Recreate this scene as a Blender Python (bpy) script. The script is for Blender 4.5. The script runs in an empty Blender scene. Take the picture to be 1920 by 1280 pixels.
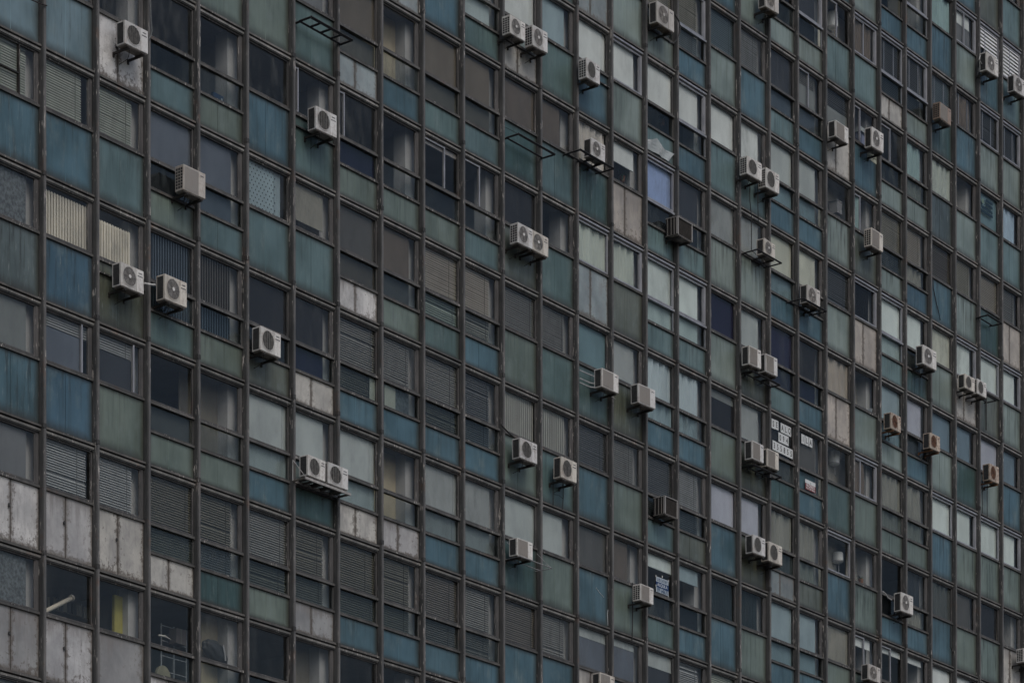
import bpy, bmesh, math, random
from mathutils import Vector, Matrix
R = math.radians
sc = bpy.context.scene
COL = sc.collection

# ------------------------------------------------------------------ camera
F, SY, YAW, PIT, ROL = 5524.93, 1945.92, 0.92524, 0.002245, -0.000613
Z0 = 30.84                       # height of floor line row 0
CAMP = Vector((-44.9724, -46.6371, Z0 - 29.1393))
HF, W = 2.75, 1.65
fwd = Vector((math.sin(YAW), math.cos(YAW), 0)); right = Vector((math.cos(YAW), -math.sin(YAW), 0)); up = Vector((0, 0, 1))
fwd, up = fwd*math.cos(PIT) + up*math.sin(PIT), up*math.cos(PIT) - fwd*math.sin(PIT)
right, up = right*math.cos(ROL) + up*math.sin(ROL), up*math.cos(ROL) - right*math.sin(ROL)
cam = bpy.data.objects.new("camera", bpy.data.cameras.new("camera"))
COL.objects.link(cam)
M = Matrix((right, up, -fwd)).transposed().to_4x4()
M.translation = CAMP
cam.matrix_world = M
cam.data.sensor_width = 36
cam.data.lens = F/1920*36
cam.data.shift_y = SY/1920
cam.data.clip_end = 2000
sc.camera = cam

# ------------------------------------------------------------------ light
EXPO = 0.0
SUN_EL, SUN_AZ = R(48), R(205)
wd = bpy.data.worlds.new("World"); sc.world = wd; wd.use_nodes = True
wn = wd.node_tree
bg = wn.nodes['Background']
sky = wn.nodes.new('ShaderNodeTexSky'); sky.sky_type = 'NISHITA'; sky.sun_disc = False
sky.sun_elevation = SUN_EL; sky.sun_rotation = SUN_AZ
sky.dust_density = 3.0; sky.air_density = 1.0
wn.links.new(sky.outputs[0], bg.inputs[0]); bg.inputs[1].default_value = 0.098
sl = bpy.data.lights.new("sun", 'SUN'); sl.energy = 0.8; sl.angle = R(28); sl.color = (1, 0.975, 0.94)
so = bpy.data.objects.new("sun", sl); COL.objects.link(so)
so.location = (0, -30, 90)
# sun direction from azimuth (clockwise from +y) and elevation
sd = Vector((math.sin(SUN_AZ)*math.cos(SUN_EL), math.cos(SUN_AZ)*math.cos(SUN_EL), math.sin(SUN_EL)))
so.rotation_euler = sd.to_track_quat('Z', 'Y').to_euler()
sc.view_settings.view_transform = 'Standard'; sc.view_settings.look = 'None'
sc.view_settings.exposure = EXPO; sc.view_settings.gamma = 1
sc.cycles.max_bounces = 8; sc.cycles.transparent_max_bounces = 12
sc.cycles.sample_clamp_indirect = 4
sc.cycles.caustics_reflective = False; sc.cycles.caustics_refractive = False

# ------------------------------------------------------------------ projection helpers
def at(px, py, y):
    """world point where the photo pixel meets the plane at depth y of the facade"""
    d = fwd*F + right*(px-960) + up*(640+SY-py)
    t = (y-CAMP.y)/d.y
    return CAMP + d*t
def pix(p):
    v = Vector(p)-CAMP; Z = v.dot(fwd)
    return 960+F*v.dot(right)/Z, 640+SY-F*v.dot(up)/Z
def zh(r): return Z0 - HF*r

MPX = [81,181,277,370.5,462,549,632.5,714,792.5,867.5,942,1012.5,1081,1146,1210,1269,1329,1385.5,1441.5,1494.5,1547.5,1599,1649,1697,1744,1790,1835,1877.5,1918]
MX = {}
for k, m in enumerate(MPX):
    e = 5.3*(5036-m)/(5036-81)
    MX[k] = at(m+e, 640, -0.12).x - 0.05
for k in (-1, -2, -3): MX[k] = MX[k+1]-W
for k in range(29, 33): MX[k] = MX[k-1]+W

# ------------------------------------------------------------------ colour
def lin(c): c /= 255; return c/12.92 if c <= .04045 else ((c+.055)/1.055)**2.4
KO, KI = (.525, .55, .575), (.385, .41, .445)
def co(rgb, k=None):
    k = k or KO; L_ = sum(rgb)/3; rgb = [v*.97+L_*.03 for v in rgb]
    return tuple(min(m_, lin(v)/q) for v, q, m_ in zip(rgb, k, (.84, .80, .76)))
def ci(rgb): return co(rgb, KI)

# ------------------------------------------------------------------ materials
MATS = {}
def newmat(name):
    m = bpy.data.materials.new(name); m.use_nodes = True; MATS[name] = m
    nt = m.node_tree; b = nt.nodes['Principled BSDF']
    return m, nt, b
def nd(nt, t, **kw):
    n = nt.nodes.new(t)
    for k, v in kw.items(): setattr(n, k, v)
    return n
def mapr(nt, src, a, b, c=0., d=1.):
    n = nd(nt, 'ShaderNodeMapRange'); n.interpolation_type = 'SMOOTHSTEP'
    nt.links.new(src, n.inputs[0])
    for i, v in enumerate((a, b, c, d)): n.inputs[i+1].default_value = v
    return n.outputs[0]
def noise(nt, vec, scale, sx=1, sz=1, detail=4, rough=.6):
    mp = nd(nt, 'ShaderNodeMapping'); mp.inputs['Scale'].default_value = (sx, sx, sz)
    nt.links.new(vec, mp.inputs[0])
    n = nd(nt, 'ShaderNodeTexNoise'); n.inputs['Scale'].default_value = scale
    n.inputs['Detail'].default_value = detail; n.inputs['Roughness'].default_value = rough
    nt.links.new(mp.outputs[0], n.inputs['Vector']); return n.outputs[0]
def mix(nt, fac, a, b, mode='MIX'):
    n = nd(nt, 'ShaderNodeMix', data_type='RGBA', blend_type=mode)
    for i, v in ((0, fac), (6, a), (7, b)):
        if isinstance(v, (int, float)): n.inputs[i].default_value = v
        elif isinstance(v, tuple): n.inputs[i].default_value = (*v, 1)[:4]
        else: nt.links.new(v, n.inputs[i])
    return n.outputs[2]
def mth(nt, op, a, b=0.):
    n = nd(nt, 'ShaderNodeMath', operation=op)
    for i, v in enumerate((a, b)):
        if isinstance(v, (int, float)): n.inputs[i].default_value = v
        else: nt.links.new(v, n.inputs[i])
    return n.outputs[0]
def basics(nt):
    g = nd(nt, 'ShaderNodeNewGeometry'); a = nd(nt, 'ShaderNodeAttribute'); a.attribute_name = 'Col'
    p = nd(nt, 'ShaderNodeAttribute'); p.attribute_name = 'pv'
    s = nd(nt, 'ShaderNodeSeparateXYZ'); nt.links.new(p.outputs['Vector'], s.inputs[0])
    return g.outputs['Position'], a.outputs['Color'], a.outputs['Alpha'], s.outputs[0], s.outputs[1]
def bump(nt, b, h, st=.3, dist=.01):
    n = nd(nt, 'ShaderNodeBump'); n.inputs['Strength'].default_value = st; n.inputs['Distance'].default_value = dist
    nt.links.new(h, n.inputs['Height']); nt.links.new(n.outputs[0], b.inputs['Normal'])

# enamelled glass spandrel
m, nt, b = newmat('panel')
P, C, A, U, V = basics(nt)
big = noise(nt, P, .9, 1, .6, 3)
c1 = mix(nt, 1., C, mix(nt, mapr(nt, big, .3, .7), (.68, .71, .70), (1.14, 1.14, 1.14)), 'MULTIPLY')
wsh = noise(nt, P, 1.7, 1, .5, 6, .7)
c1 = mix(nt, mapr(nt, wsh, .50, .75, 0, .55), c1, (.19, .24, .235))
st1 = noise(nt, P, 9, 1, .07, 5, .65)
st2 = noise(nt, P, 16, 1, .12, 4, .7)
topf = mapr(nt, V, .0, 1.0, .35, 1.)
dk = mth(nt, 'MULTIPLY', mth(nt, 'MULTIPLY', mapr(nt, st1, .46, .70), topf), A)
c2 = mix(nt, dk, c1, (.022, .026, .026))
lt = mth(nt, 'MULTIPLY', mapr(nt, st2, .55, .75), mth(nt, 'MULTIPLY', A, .5))
c3 = mix(nt, lt, c2, (.30, .34, .33))
ed = mth(nt, 'MINIMUM', mth(nt, 'MINIMUM', U, mth(nt, 'SUBTRACT', 1., U)), mth(nt, 'MULTIPLY', V, .8))
ed = mth(nt, 'MINIMUM', ed, mth(nt, 'SUBTRACT', 1.03, V))
blot = noise(nt, P, 7, 1, .8, 5, .7)
edn = mth(nt, 'SUBTRACT', ed, mth(nt, 'MULTIPLY', blot, .07))
c4 = mix(nt, mapr(nt, edn, -.06, .12, .82, 0.), c3, (.035, .034, .028))
spk = noise(nt, P, 60, 1, 1, 2, .5)
c5 = mix(nt, mth(nt, 'MULTIPLY', mapr(nt, spk, .70, .76), .5), c4, (.05, .045, .04))
nt.links.new(c5, b.inputs['Base Color']); b.inputs['Roughness'].default_value = .33
nt.links.new(mapr(nt, st1, .3, .8, .28, .62), b.inputs['Roughness'])
b.inputs['Specular IOR Level'].default_value = .4

# painted panels with flaking paint
m, nt, b = newmat('flaking')
P, C, A, U, V = basics(nt)
n1 = noise(nt, P, 9, 1, .9, 9, .70); n2 = noise(nt, P, 1.3, 1, .7, 4, .6); st1 = noise(nt, P, 10, 1, .10, 5, .7)
c1 = mix(nt, 1., C, mix(nt, mapr(nt, n2, .3, .7), (.68, .69, .71), (1.14, 1.14, 1.14)), 'MULTIPLY')
n5 = noise(nt, P, 3.0, 1, .65, 8, .78)
c1 = mix(nt, mth(nt, 'MULTIPLY', mapr(nt, n5, .47, .60), mth(nt, 'MULTIPLY', A, .55)), c1, (.27, .265, .27))
c1 = mix(nt, mth(nt, 'MULTIPLY', mapr(nt, st1, .50, .72), mth(nt, 'MULTIPLY', A, .45)), c1, (.17, .165, .16))
fl = mth(nt, 'ADD', n1, mth(nt, 'MULTIPLY', n2, .35))
dr = noise(nt, P, 7, 1, .10, 5, .7)
topm = mapr(nt, mth(nt, 'ADD', V, mth(nt, 'MULTIPLY', mth(nt, 'SUBTRACT', dr, .5), 1.6)), .62, 1.0)
gate = mapr(nt, noise(nt, P, .45, 1, 1, 1), .42, .58)
c1 = mix(nt, mth(nt, 'MULTIPLY', mth(nt, 'MULTIPLY', topm, gate), .75), c1, (.20, .19, .185))
edm = mth(nt, 'MINIMUM', mth(nt, 'MINIMUM', U, mth(nt, 'SUBTRACT', 1., U)), V)
clus = mth(nt, 'ADD', mapr(nt, edm, .0, .30, .10, -.03), mth(nt, 'MULTIPLY', n5, .12))
flk = mth(nt, 'MULTIPLY', mapr(nt, mth(nt, 'ADD', fl, clus), .83, .86), mth(nt, 'MULTIPLY', A, .8))
c2 = mix(nt, flk, c1, (.12, .105, .095))
ed = mth(nt, 'MINIMUM', mth(nt, 'MINIMUM', U, mth(nt, 'SUBTRACT', 1., U)), V)
c3 = mix(nt, mapr(nt, mth(nt, 'SUBTRACT', ed, mth(nt, 'MULTIPLY', n1, .12)), -.06, .05, .75, 0.), c2, (.10, .085, .07))
fine = noise(nt, P, 30, 1, 1, 5, .7)
c4 = mix(nt, mth(nt, 'MULTIPLY', mapr(nt, fine, .56, .70), mth(nt, 'MULTIPLY', A, .55)), c3, (.2, .18, .17))
nt.links.new(c4, b.inputs['Base Color']); b.inputs['Roughness'].default_value = .75
bump(nt, b, fl, .4, .006)

# old brown anodised frame metal
m, nt, b = newmat('frame_metal')
P, C, A, U, V = basics(nt)
n1 = noise(nt, P, 3, 1, .3, 5, .7); n2 = noise(nt, P, 26, 1, .12, 3, .6)
c1 = mix(nt, mapr(nt, n1, .3, .72), (.046, .048, .049), (.096, .096, .095))
n3 = noise(nt, P, 1.6, 1, .7, 6, .75)
c1 = mix(nt, mapr(nt, n3, .56, .70, 0, .45), c1, (.10, .06, .04))
c1 = mix(nt, 1., c1, C, 'MULTIPLY')
chip = mth(nt, 'MULTIPLY', mapr(nt, n2, .61, .66), mapr(nt, noise(nt, P, 1.1, 1, .5, 3), .47, .56))
c2 = mix(nt, mth(nt, 'MULTIPLY', chip, .8), c1, (.5, .47, .44))
nt.links.new(c2, b.inputs['Base Color']); b.inputs['Roughness'].default_value = .62
b.inputs['Metallic'].default_value = .0; b.inputs['Specular IOR Level'].default_value = .35
bump(nt, b, n1, .25, .006)

# cleaner replacement aluminium
m, nt, b = newmat('aluminium')
P, C, A, U, V = basics(nt)
n1 = noise(nt, P, 5, 1, .3, 4, .6)
c1 = mix(nt, mapr(nt, n1, .3, .75), (.24, .25, .275), (.36, .37, .40))
nt.links.new(c1, b.inputs['Base Color']); b.inputs['Roughness'].default_value = .45; b.inputs['Metallic'].default_value = .15

# coloured matte stuff with mild unevenness
def attr_mat(name, rough, lo, hi, sc_, sz=1, bmp=0, spec=.3, amt=1.):
    m, nt, b = newmat(name)
    P, C, A, U, V = basics(nt)
    n1 = noise(nt, P, sc_, 1, sz, 4, .6)
    c1 = mix(nt, 1., C, mix(nt, mapr(nt, n1, .3, .7), (lo,)*3, (hi,)*3), 'MULTIPLY')
    nt.links.new(c1, b.inputs['Base Color']); b.inputs['Roughness'].default_value = rough
    b.inputs['Specular IOR Level'].default_value = spec
    if bmp: bump(nt, b, n1, bmp, .01)
    return m
attr_mat('fabric', .95, .86, 1.07, 1.3, .5, .15, .1)
attr_mat('slat', .6, .94, 1.05, 3)
attr_mat('plaster', .9, .88, 1.06, 1.7)
attr_mat('paper', .85, .95, 1.03, 8)
attr_mat('plastic', .45, .90, 1.05, 4)
attr_mat('grimy', .8, .55, 1.35, 14, .8, .2)
attr_mat('steel', .6, .75, 1.2, 12)

# weathered white enamel of the outdoor units
m, nt, b = newmat('unit_enamel')
P, C, A, U, V = basics(nt)
n1 = noise(nt, P, 2.5, 1, .5, 4, .6); n2 = noise(nt, P, 14, 1, .2, 4, .7); n3 = noise(nt, P, 9, 1, 1, 6, .75)
c1 = mix(nt, mapr(nt, n1, .3, .7, .0, .25), C, (.32, .30, .27))
c1 = mix(nt, mth(nt, 'MULTIPLY', mapr(nt, n2, .50, .72), .5), c1, (.22, .19, .155))
c1 = mix(nt, mth(nt, 'MULTIPLY', mapr(nt, n3, .50, .58), mth(nt, 'SUBTRACT', 1., A)), c1, (.16, .065, .03))
nt.links.new(c1, b.inputs['Base Color']); b.inputs['Roughness'].default_value = .5

# glass: clear sheet with a thin film of dirt
def glass(name, tint, refl, dirtc, dirt):
    m = bpy.data.materials.new(name); m.use_nodes = True; MATS[name] = m
    nt = m.node_tree; nt.nodes.clear()
    out = nd(nt, 'ShaderNodeOutputMaterial')
    tr = nd(nt, 'ShaderNodeBsdfTransparent'); tr.inputs[0].default_value = (*tint, 1)
    gl = nd(nt, 'ShaderNodeBsdfGlossy'); gl.inputs['Roughness'].default_value = .02; gl.inputs[0].default_value = (.95, .95, .92, 1)
    fr = nd(nt, 'ShaderNodeFresnel'); fr.inputs[0].default_value = 1.5
    g = nd(nt, 'ShaderNodeNewGeometry')
    wob = noise(nt, g.outputs['Position'], .7, 1, 1, 2)
    bp = nd(nt, 'ShaderNodeBump'); bp.inputs['Strength'].default_value = .25; bp.inputs['Distance'].default_value = .02
    nt.links.new(wob, bp.inputs['Height']); nt.links.new(bp.outputs[0], gl.inputs['Normal'])
    f = mth(nt, 'MULTIPLY', fr.outputs[0], refl)
    mx = nd(nt, 'ShaderNodeMixShader'); nt.links.new(f, mx.inputs[0])
    nt.links.new(tr.outputs[0], mx.inputs[1]); nt.links.new(gl.outputs[0], mx.inputs[2])
    df = nd(nt, 'ShaderNodeBsdfDiffuse'); df.inputs[0].default_value = (*dirtc, 1)
    n1 = noise(nt, g.outputs['Position'], 3, 1, .35, 5, .65)
    fd = mapr(nt, n1, .42, .80, dirt*.3, dirt*3.5)
    ca_ = nd(nt, 'ShaderNodeAttribute'); ca_.attribute_name = 'Col'; cs_ = nd(nt, 'ShaderNodeSeparateXYZ'); nt.links.new(ca_.outputs['Vector'], cs_.inputs[0])
    fd = mth(nt, 'MULTIPLY', fd, cs_.outputs[0])
    m2 = nd(nt, 'ShaderNodeMixShader'); nt.links.new(fd, m2.inputs[0])
    nt.links.new(mx.outputs[0], m2.inputs[1]); nt.links.new(df.outputs[0], m2.inputs[2])
    nt.links.new(m2.outputs[0], out.inputs[0])
glass('glass', (.96, .965, .965), .05, (.20, .215, .22), .016)
glass('tinted_glass', (.85, .88, .885), .07, (.15, .175, .18), .035)

m, nt, b = newmat('ground')
P, C, A, U, V = basics(nt)
c1 = mix(nt, mapr(nt, noise(nt, P, .6, 1, 1, 6), .3, .7), (.04, .04, .042), (.07, .068, .066))
nt.links.new(c1, b.inputs['Base Color']); b.inputs['Roughness'].default_value = .9
m, nt, b = newmat('paving')
P, C, A, U, V = basics(nt)
br = nd(nt, 'ShaderNodeTexBrick'); br.inputs['Scale'].default_value = 2.; nt.links.new(P, br.inputs[0])
br.inputs['Color1'].default_value = (.22, .21, .2, 1); br.inputs['Color2'].default_value = (.28, .27, .25, 1); br.inputs['Mortar'].default_value = (.1, .1, .1, 1)
nt.links.new(br.outputs[0], b.inputs['Base Color']); b.inputs['Roughness'].default_value = .85

# ------------------------------------------------------------------ mesh builder
class MB:
    def __init__(s): s.v = []; s.f = []; s.m = []; s.c = []; s.p = []; s.mats = []
    def mi(s, n):
        if n not in s.mats: s.mats.append(n)
        return s.mats.index(n)
    def add(s, vs, fs, mat, col=(1, 1, 1), a=1., pv=None):
        o = len(s.v); s.v += [tuple(q) for q in vs]; s.f += [tuple(i+o for i in f) for f in fs]
        s.m += [s.mi(mat)]*len(fs); s.c += [(col[0], col[1], col[2], a)]*len(vs)
        s.p += pv or [(.5, .5, 0)]*len(vs)
    def box(s, x0, x1, y0, y1, z0, z1, mat, col=(1, 1, 1), a=1., pv=False):
        vs = [(x, y, z) for x in (x0, x1) for y in (y0, y1) for z in (z0, z1)]
        fs = [(0, 1, 3, 2), (4, 6, 7, 5), (0, 4, 5, 1), (2, 3, 7, 6), (0, 2, 6, 4), (1, 5, 7, 3)]
        p = [(u, v, 0) for u in (0, 1) for _ in (0, 1) for v in (0, 1)] if pv else None
        s.add(vs, fs, mat, col, a, p)
    def tube(s, pts, r, mat, col=(1, 1, 1), n=6, a=1., caps=True):
        pts = [Vector(q) for q in pts]; rings = []
        vs = []; fs = []
        for i, q in enumerate(pts):
            d = (pts[min(i+1, len(pts)-1)]-pts[max(i-1, 0)]).normalized()
            t = Vector((0, 0, 1)) if abs(d.z) < .9 else Vector((0, 1, 0))
            e1 = d.cross(t).normalized(); e2 = d.cross(e1)
            rr = r[i] if isinstance(r, (list, tuple)) else r
            vs += [q+(e1*math.cos(2*math.pi*j/n)+e2*math.sin(2*math.pi*j/n))*rr for j in range(n)]
        for i in range(len(pts)-1):
            for j in range(n):
                k = (j+1) % n; fs.append((i*n+j, i*n+k, (i+1)*n+k, (i+1)*n+j))
        if caps: fs += [tuple(range(n))[::-1], tuple(range((len(pts)-1)*n, len(pts)*n))]
        s.add(vs, fs, mat, col, a)
    def bar(s, p, q, w, mat, col=(1, 1, 1), a=1.): s.tube([p, q], w*.7, mat, col, 4, a)
    def build(s, name, parent=None, loc=None, smooth=False):
        if not s.v: return None
        if loc is None:
            xs, ys, zs = zip(*s.v)
            loc = ((min(xs)+max(xs))/2, (min(ys)+max(ys))/2, min(zs))
            if parent is not None:
                w = parent.get('_w', (0, 0, 0))
            else: w = (0, 0, 0)
            wl = Vector(loc)
            me_off = wl
            rel = wl-Vector(w)
        else:
            me_off = Vector(loc); rel = Vector(loc); wl = me_off
        me = bpy.data.meshes.new(name)
        me.from_pydata([(x-me_off.x, y-me_off.y, z-me_off.z) for x, y, z in s.v], [], s.f)
        for n in s.mats: me.materials.append(MATS[n])
        me.polygons.foreach_set('material_index', s.m)
        if smooth: me.polygons.foreach_set('use_smooth', [True]*len(s.f))
        ca = me.attributes.new('Col', 'FLOAT_COLOR', 'POINT'); ca.data.foreach_set('color', [q for c in s.c for q in c])
        pa = me.attributes.new('pv', 'FLOAT_VECTOR', 'POINT'); pa.data.foreach_set('vector', [q for c in s.p for q in c])
        me.update()
        o = bpy.data.objects.new(name, me); COL.objects.link(o)
        o.location = rel; o.parent = parent; o['_w'] = tuple(wl)
        return o
def tag(o, label=None, cat=None, group=None, kind=None):
    if label: o['label'] = label
    if cat: o['category'] = cat
    if group: o['group'] = group
    if kind: o['kind'] = kind
    return o
def empty(name, loc):
    o = bpy.data.objects.new(name, None); COL.objects.link(o); o.location = loc; o['_w'] = tuple(loc); o.empty_display_size = .2
    return o

# ------------------------------------------------------------------ ground
g = MB(); g.box(-600, 900, -700, 700, -.6, -.15, 'ground'); tag(g.build('ground'), 'dark asphalt ground around the tower', kind='structure')
g = MB(); g.box(-30, 90, -5, 0, -.148, 0, 'paving'); tag(g.build('pavement'), 'paved strip at the foot of the tower', kind='structure')

# ------------------------------------------------------------------ facade table
# window contents:  V venetian, W roller, G flat board/film (near-black ones paint the dark of unlit rooms), S vertical slats, C curtain, D open room
PAL = {
 'Vl': (112,120,115), 'Vg': (96,101,104), 'Vk': (56,60,63), 'Vw': (108,107,102), 'Vo': (62,63,58), 'Vb': (74,88,96), 'Vm': (80,83,83), 'Vy': (100,101,94), 'Vr': (66,65,62),
 'Ww': (138,146,149), 'Wg': (112,121,124), 'Wb': (94,110,118), 'Wl': (112,118,130), 'Wc': (124,130,124), 'Wt': (134,146,148), 'Wi': (98,116,150), 'Wn': (98,105,108),
 'Gs': (60,67,77), 'Gg': (76,82,84), 'Gd': (52,54,55), 'Gn': (20,22,40), 'Gb': (60,57,54), 'Gz': (66,64,60), 'Rg': (84,85,83), 'Rw': (120,120,116), 'Rc': (96,92,80), 'Rd': (58,57,52), 'Gu': (70,86,98), 'Gx': (60,66,70), 'Gk': (22,24,28), 'Gp': (70,74,78), 'Gt': (66,86,94), 'Gq': (90,92,88), 'Gv': (34,38,44),
 'Sd': (86,100,114), 'Sb': (88,88,86), 'Sc': (150,150,143), 'St': (76,96,106), 'Sk': (44,47,52), 'Sg': (120,124,122),
 'Cl': (118,128,126), 'Cb': (114,128,136), 'Cg': (84,88,86), 'Cd': (48,53,54), 'Cc': (106,104,100), 'Cw': (128,128,126), 'Cr': (66,62,58), 'Cy': (104,122,138), 'Ct': (90,110,114),
}
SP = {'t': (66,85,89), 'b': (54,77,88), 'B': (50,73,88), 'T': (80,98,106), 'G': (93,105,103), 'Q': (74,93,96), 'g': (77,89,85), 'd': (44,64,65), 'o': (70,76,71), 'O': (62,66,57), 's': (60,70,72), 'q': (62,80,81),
      'w': (150,153,155), 'c': (139,141,139), 'x': (132,135,138), 'p': (112,116,119), 'k': (102,114,119), 'y': (133,131,127)}
FLAKE = set('wcxpky')
# bay ; then row type upper lower spandrel flags   (type A tall spandrel, B glass band under the window)
T = """
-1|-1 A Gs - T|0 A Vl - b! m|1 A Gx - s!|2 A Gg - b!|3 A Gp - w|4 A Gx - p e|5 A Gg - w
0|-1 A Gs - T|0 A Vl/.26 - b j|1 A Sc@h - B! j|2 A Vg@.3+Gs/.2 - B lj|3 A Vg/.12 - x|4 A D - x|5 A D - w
1|-1 A D - w|0 A Vl - t|1 A Sc@h - O! r|2 A Vg@.35+Gv - g l|3 A Vg - c|4 A D - p n|5 A D - w
2|-1 B D D t|0 B Gs Gk g|1 B Sd Sd q|2 B D Gd g|3 B Vo Vo c|4 B D D w|5 B D D w
3|-2 A D - g|-1 B D D g|0 B Gs Gs t|1 B Sb Sd g|2 B Rd D g|3 B Vo Vk d|4 B Rc D b
4|-2 A D - g|-1 A D - b|0 A Wb/.2 - t d|1 B Gk Gk o|2 B Wg Wg b|3 B Vm Vo g|4 B D Gk g
5|-2 A Gp - q|-1 A D - q vr|0 A Gq@.8 - t|1 B Gk Gn c|2 B Wg Wg d|3 B Vo Vo p|4 B Rd D g
6|-3 A Gz - g|-2 B Gz Gz k|-1 B D Gn g v|0 B Gd Gb w|1 B Vm Vo b|2 B Wg Wg c|3 B Vo Vo b|4 B D D b
7|-3 B Ww Ww k|-2 B Rc D b|-1 B D D g|0 B Gb Gd g|1 B Vm Gx b|2 B Rc D x|3 B Vo Vo b|4 B D D b
8|-3 A Gz - b|-2 B Gz Gz q|-1 B D Gk g vh|0 B Vw Vl q|1 B Vm Vo b|2 B Wn Wn b|3 B Vr Vr b|4 B D D b
9|-4 A Gz - g|-3 B Ww Ww q|-2 B Gz Gz t|-1 B D D t v|0 B Vw Vw b|1 B Vk Vk b|2 B Wn Wn b|3 B Vm Vr b|4 B D D b
10|-3 B Ww Ww c|-2 A Gb - d|-1 A Gk - o|0 A Vm - g|1 A Sg - g|2 A Wg - d|3 A Vr - b|4 A D - b
11|-3 A Wb/.3 - q|-2 A Gb/.5 - t|-1 A D - q|0 A Vm - q|1 A Sg - q|2 A Wg/.4 - g|3 A Vm - b|4 A D - b
12|-4 A Gs - k|-3 A Ww - b r|-2 A Cw - d!|-1 A Cl - k a|0 A Gt - q|1 A Vk - b|2 A Gd - b|3 A Wg@.25+Gs - c|4 A D - b
13|-4 A Gs - g|-3 A Ww - g a|-2 A Ww@.5 - y|-1 A Cl - o a|0 A Wn@.9 - O!|1 A Vm - g|2 A Gb/.6 - g|3 A Wg@.2+Gs - b|4 A D - b
14|-4 B Vy Vo g|-3 B Ww D q|-2 B Wi Gk q! a|-1 B Wt Wt t a|0 B Cb Cb b|1 B Vk Vk t|2 B Wt@.35 Gk q|3 B Wg@.4+Gv D b
15|-4 B Vy Vg b a|-3 B Ww D b a|-2 B Gv Gk q!|-1 B Wt Wt t a|0 B Cb Cb b|1 B Vg Vk o|2 B Wb@.4 Gk b|3 B Vg Vg b
16|-5 A D - b|-4 A Vb - g|-3 A Ww - q|-2 A Wn - g!|-1 A Gn - g|0 A Gg@.25+Gk - g|1 A Wl - b|2 A St - b|3 A Vl - b
17|-5 A D - g|-4 A Vg - b|-3 A Ww - q|-2 A Wn - g!|-1 A Wg - o!|0 A Wn@.9 - O|1 A Wl - O|2 A St - g|3 A Vl - b
18|-5 B D D g|-4 B Gv Gs q|-3 B Wg Wb b|-2 B Wc Wb b|-1 B Gn Gn q|0 B Gk Gd d|1 B Cg Cd k|2 B Wb Wb b
19|-5 B Gv Gk g a|-4 B Vm@.4+Gg Gs b v|-3 B Wg Wb b|-2 B Wc Gd b|-1 B Gk Gn b|0 B Gd Gt b|1 B Cg Cg o|2 B Wb Wb b
20|-5 A Rw - t v|-4 A Vk@.5+Gg - c|-3 A Rg - g!|-2 A Vk - g|-1 A Cc - y|0 A Rg - q|1 A Rg - b a|2 A Gq - g
21|-6 A D - g|-5 A Cr - t va|-4 A D - b v|-3 A Ct/.9 - o! v|-2 A Sk - y a|-1 A Rg - g|0 A Cr/.6 - g va|1 A Rg - g!|2 A Ww@.3 - g v
22|-6 B D D b|-5 B Vk Vk c am|-4 B D Gk g v|-3 B Vy Vk g!|-2 B Wt Wt q a|-1 B Wb Wb g|0 B Cg Cg g|1 B D Gk b|2 B Ww@.2 D b v
23|-6 B Rd D b a|-5 B Vk Vk g am|-4 B Ct Cg g|-3 B Vw Cc B|-2 B Wt Gd d!|-1 B Wl Gs b|0 B Cg Cg g|1 B Sd Cc b|2 B Ww@.2 D b
24|-6 A Ct - b!|-5 A Vb - d! m|-4 A Cl - s!|-3 A Vr - b!|-2 A Wc - g|-1 A Gu - g|0 A Wt - b! a|1 A Cd - b!|2 A Ww - b
25|-7 A D - b|-6 A Ww@.4+Gp - g va|-5 A Cr - b! m|-4 A Rw - g|-3 A Vy - g!|-2 A Wt - c a|-1 A Gu - d|0 A Wt - g! a|1 A Gd - g|2 A Ww - b
26|-7 A D - o|-6 A Vl@.6 - b! va|-5 A Vk - g! am|-4 A Gt - t|-3 A Vw - d|-2 A Wt - o! a|-1 A Wl - g|0 A Wt - g! a|1 A Gk - g!|2 A D - b
27|-7 A D - t|-6 A Vl - q va|-5 A Vk - g am|-4 A Cy - t|-3 A Vm - y|-2 A Wt - g! a|-1 A Gu - b|0 A Wt - g! a|1 A Rd - c|2 A D - b
28|-7 A Vg - g|-6 A Vk - b|-5 A Wg - g|-4 A Gu - t|-3 A Vm - g|-2 A Wt - b|-1 A Wl - g|0 A Wt - b|1 A D - g|2 A D - b
"""
CELLS = {}
for ln in T.strip().splitlines():
    parts = ln.split('|'); bnum = int(parts[0])
    for q in parts[1:]:
        q = q.split(); CELLS[(bnum, int(q[0]))] = dict(ty=q[1], up=q[2], lo=q[3], sp=q[4], fl=q[5] if len(q) > 5 else '')
rnd = random.Random(7)
ZT, ZS = .493*HF, .73*HF
def inframe(b, r, mg=90):
    x0, y0 = pix((MX[b], 0, zh(r))); x1, y1 = pix((MX[b+1], 0, zh(r+1)))
    xa, ya = pix((MX[b], 0, zh(r+1))); xb, yb = pix((MX[b+1], 0, zh(r)))
    return x1 > -mg and x0 < 1920+mg and max(ya, y1) > -mg and min(y0, yb) < 1280+mg, (max(0, min(1920, x1)-max(0, x0)))*(max(0, min(1280, ya)-max(0, y0)))
for b in range(-3, 31):
    for r in range(-11, 9):
        ok, _ = inframe(b, r)
        if ok and (b, r) not in CELLS:
            CELLS[(b, r)] = dict(ty=rnd.choice('AB'), up=rnd.choice(['Wg', 'Vm', 'D', 'Gs', 'Wt', 'Vk']), lo='Gd', sp=rnd.choice('ttbgq'), fl='')
CELLS = {k: v for k, v in CELLS.items() if inframe(*k)[0]}

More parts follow.
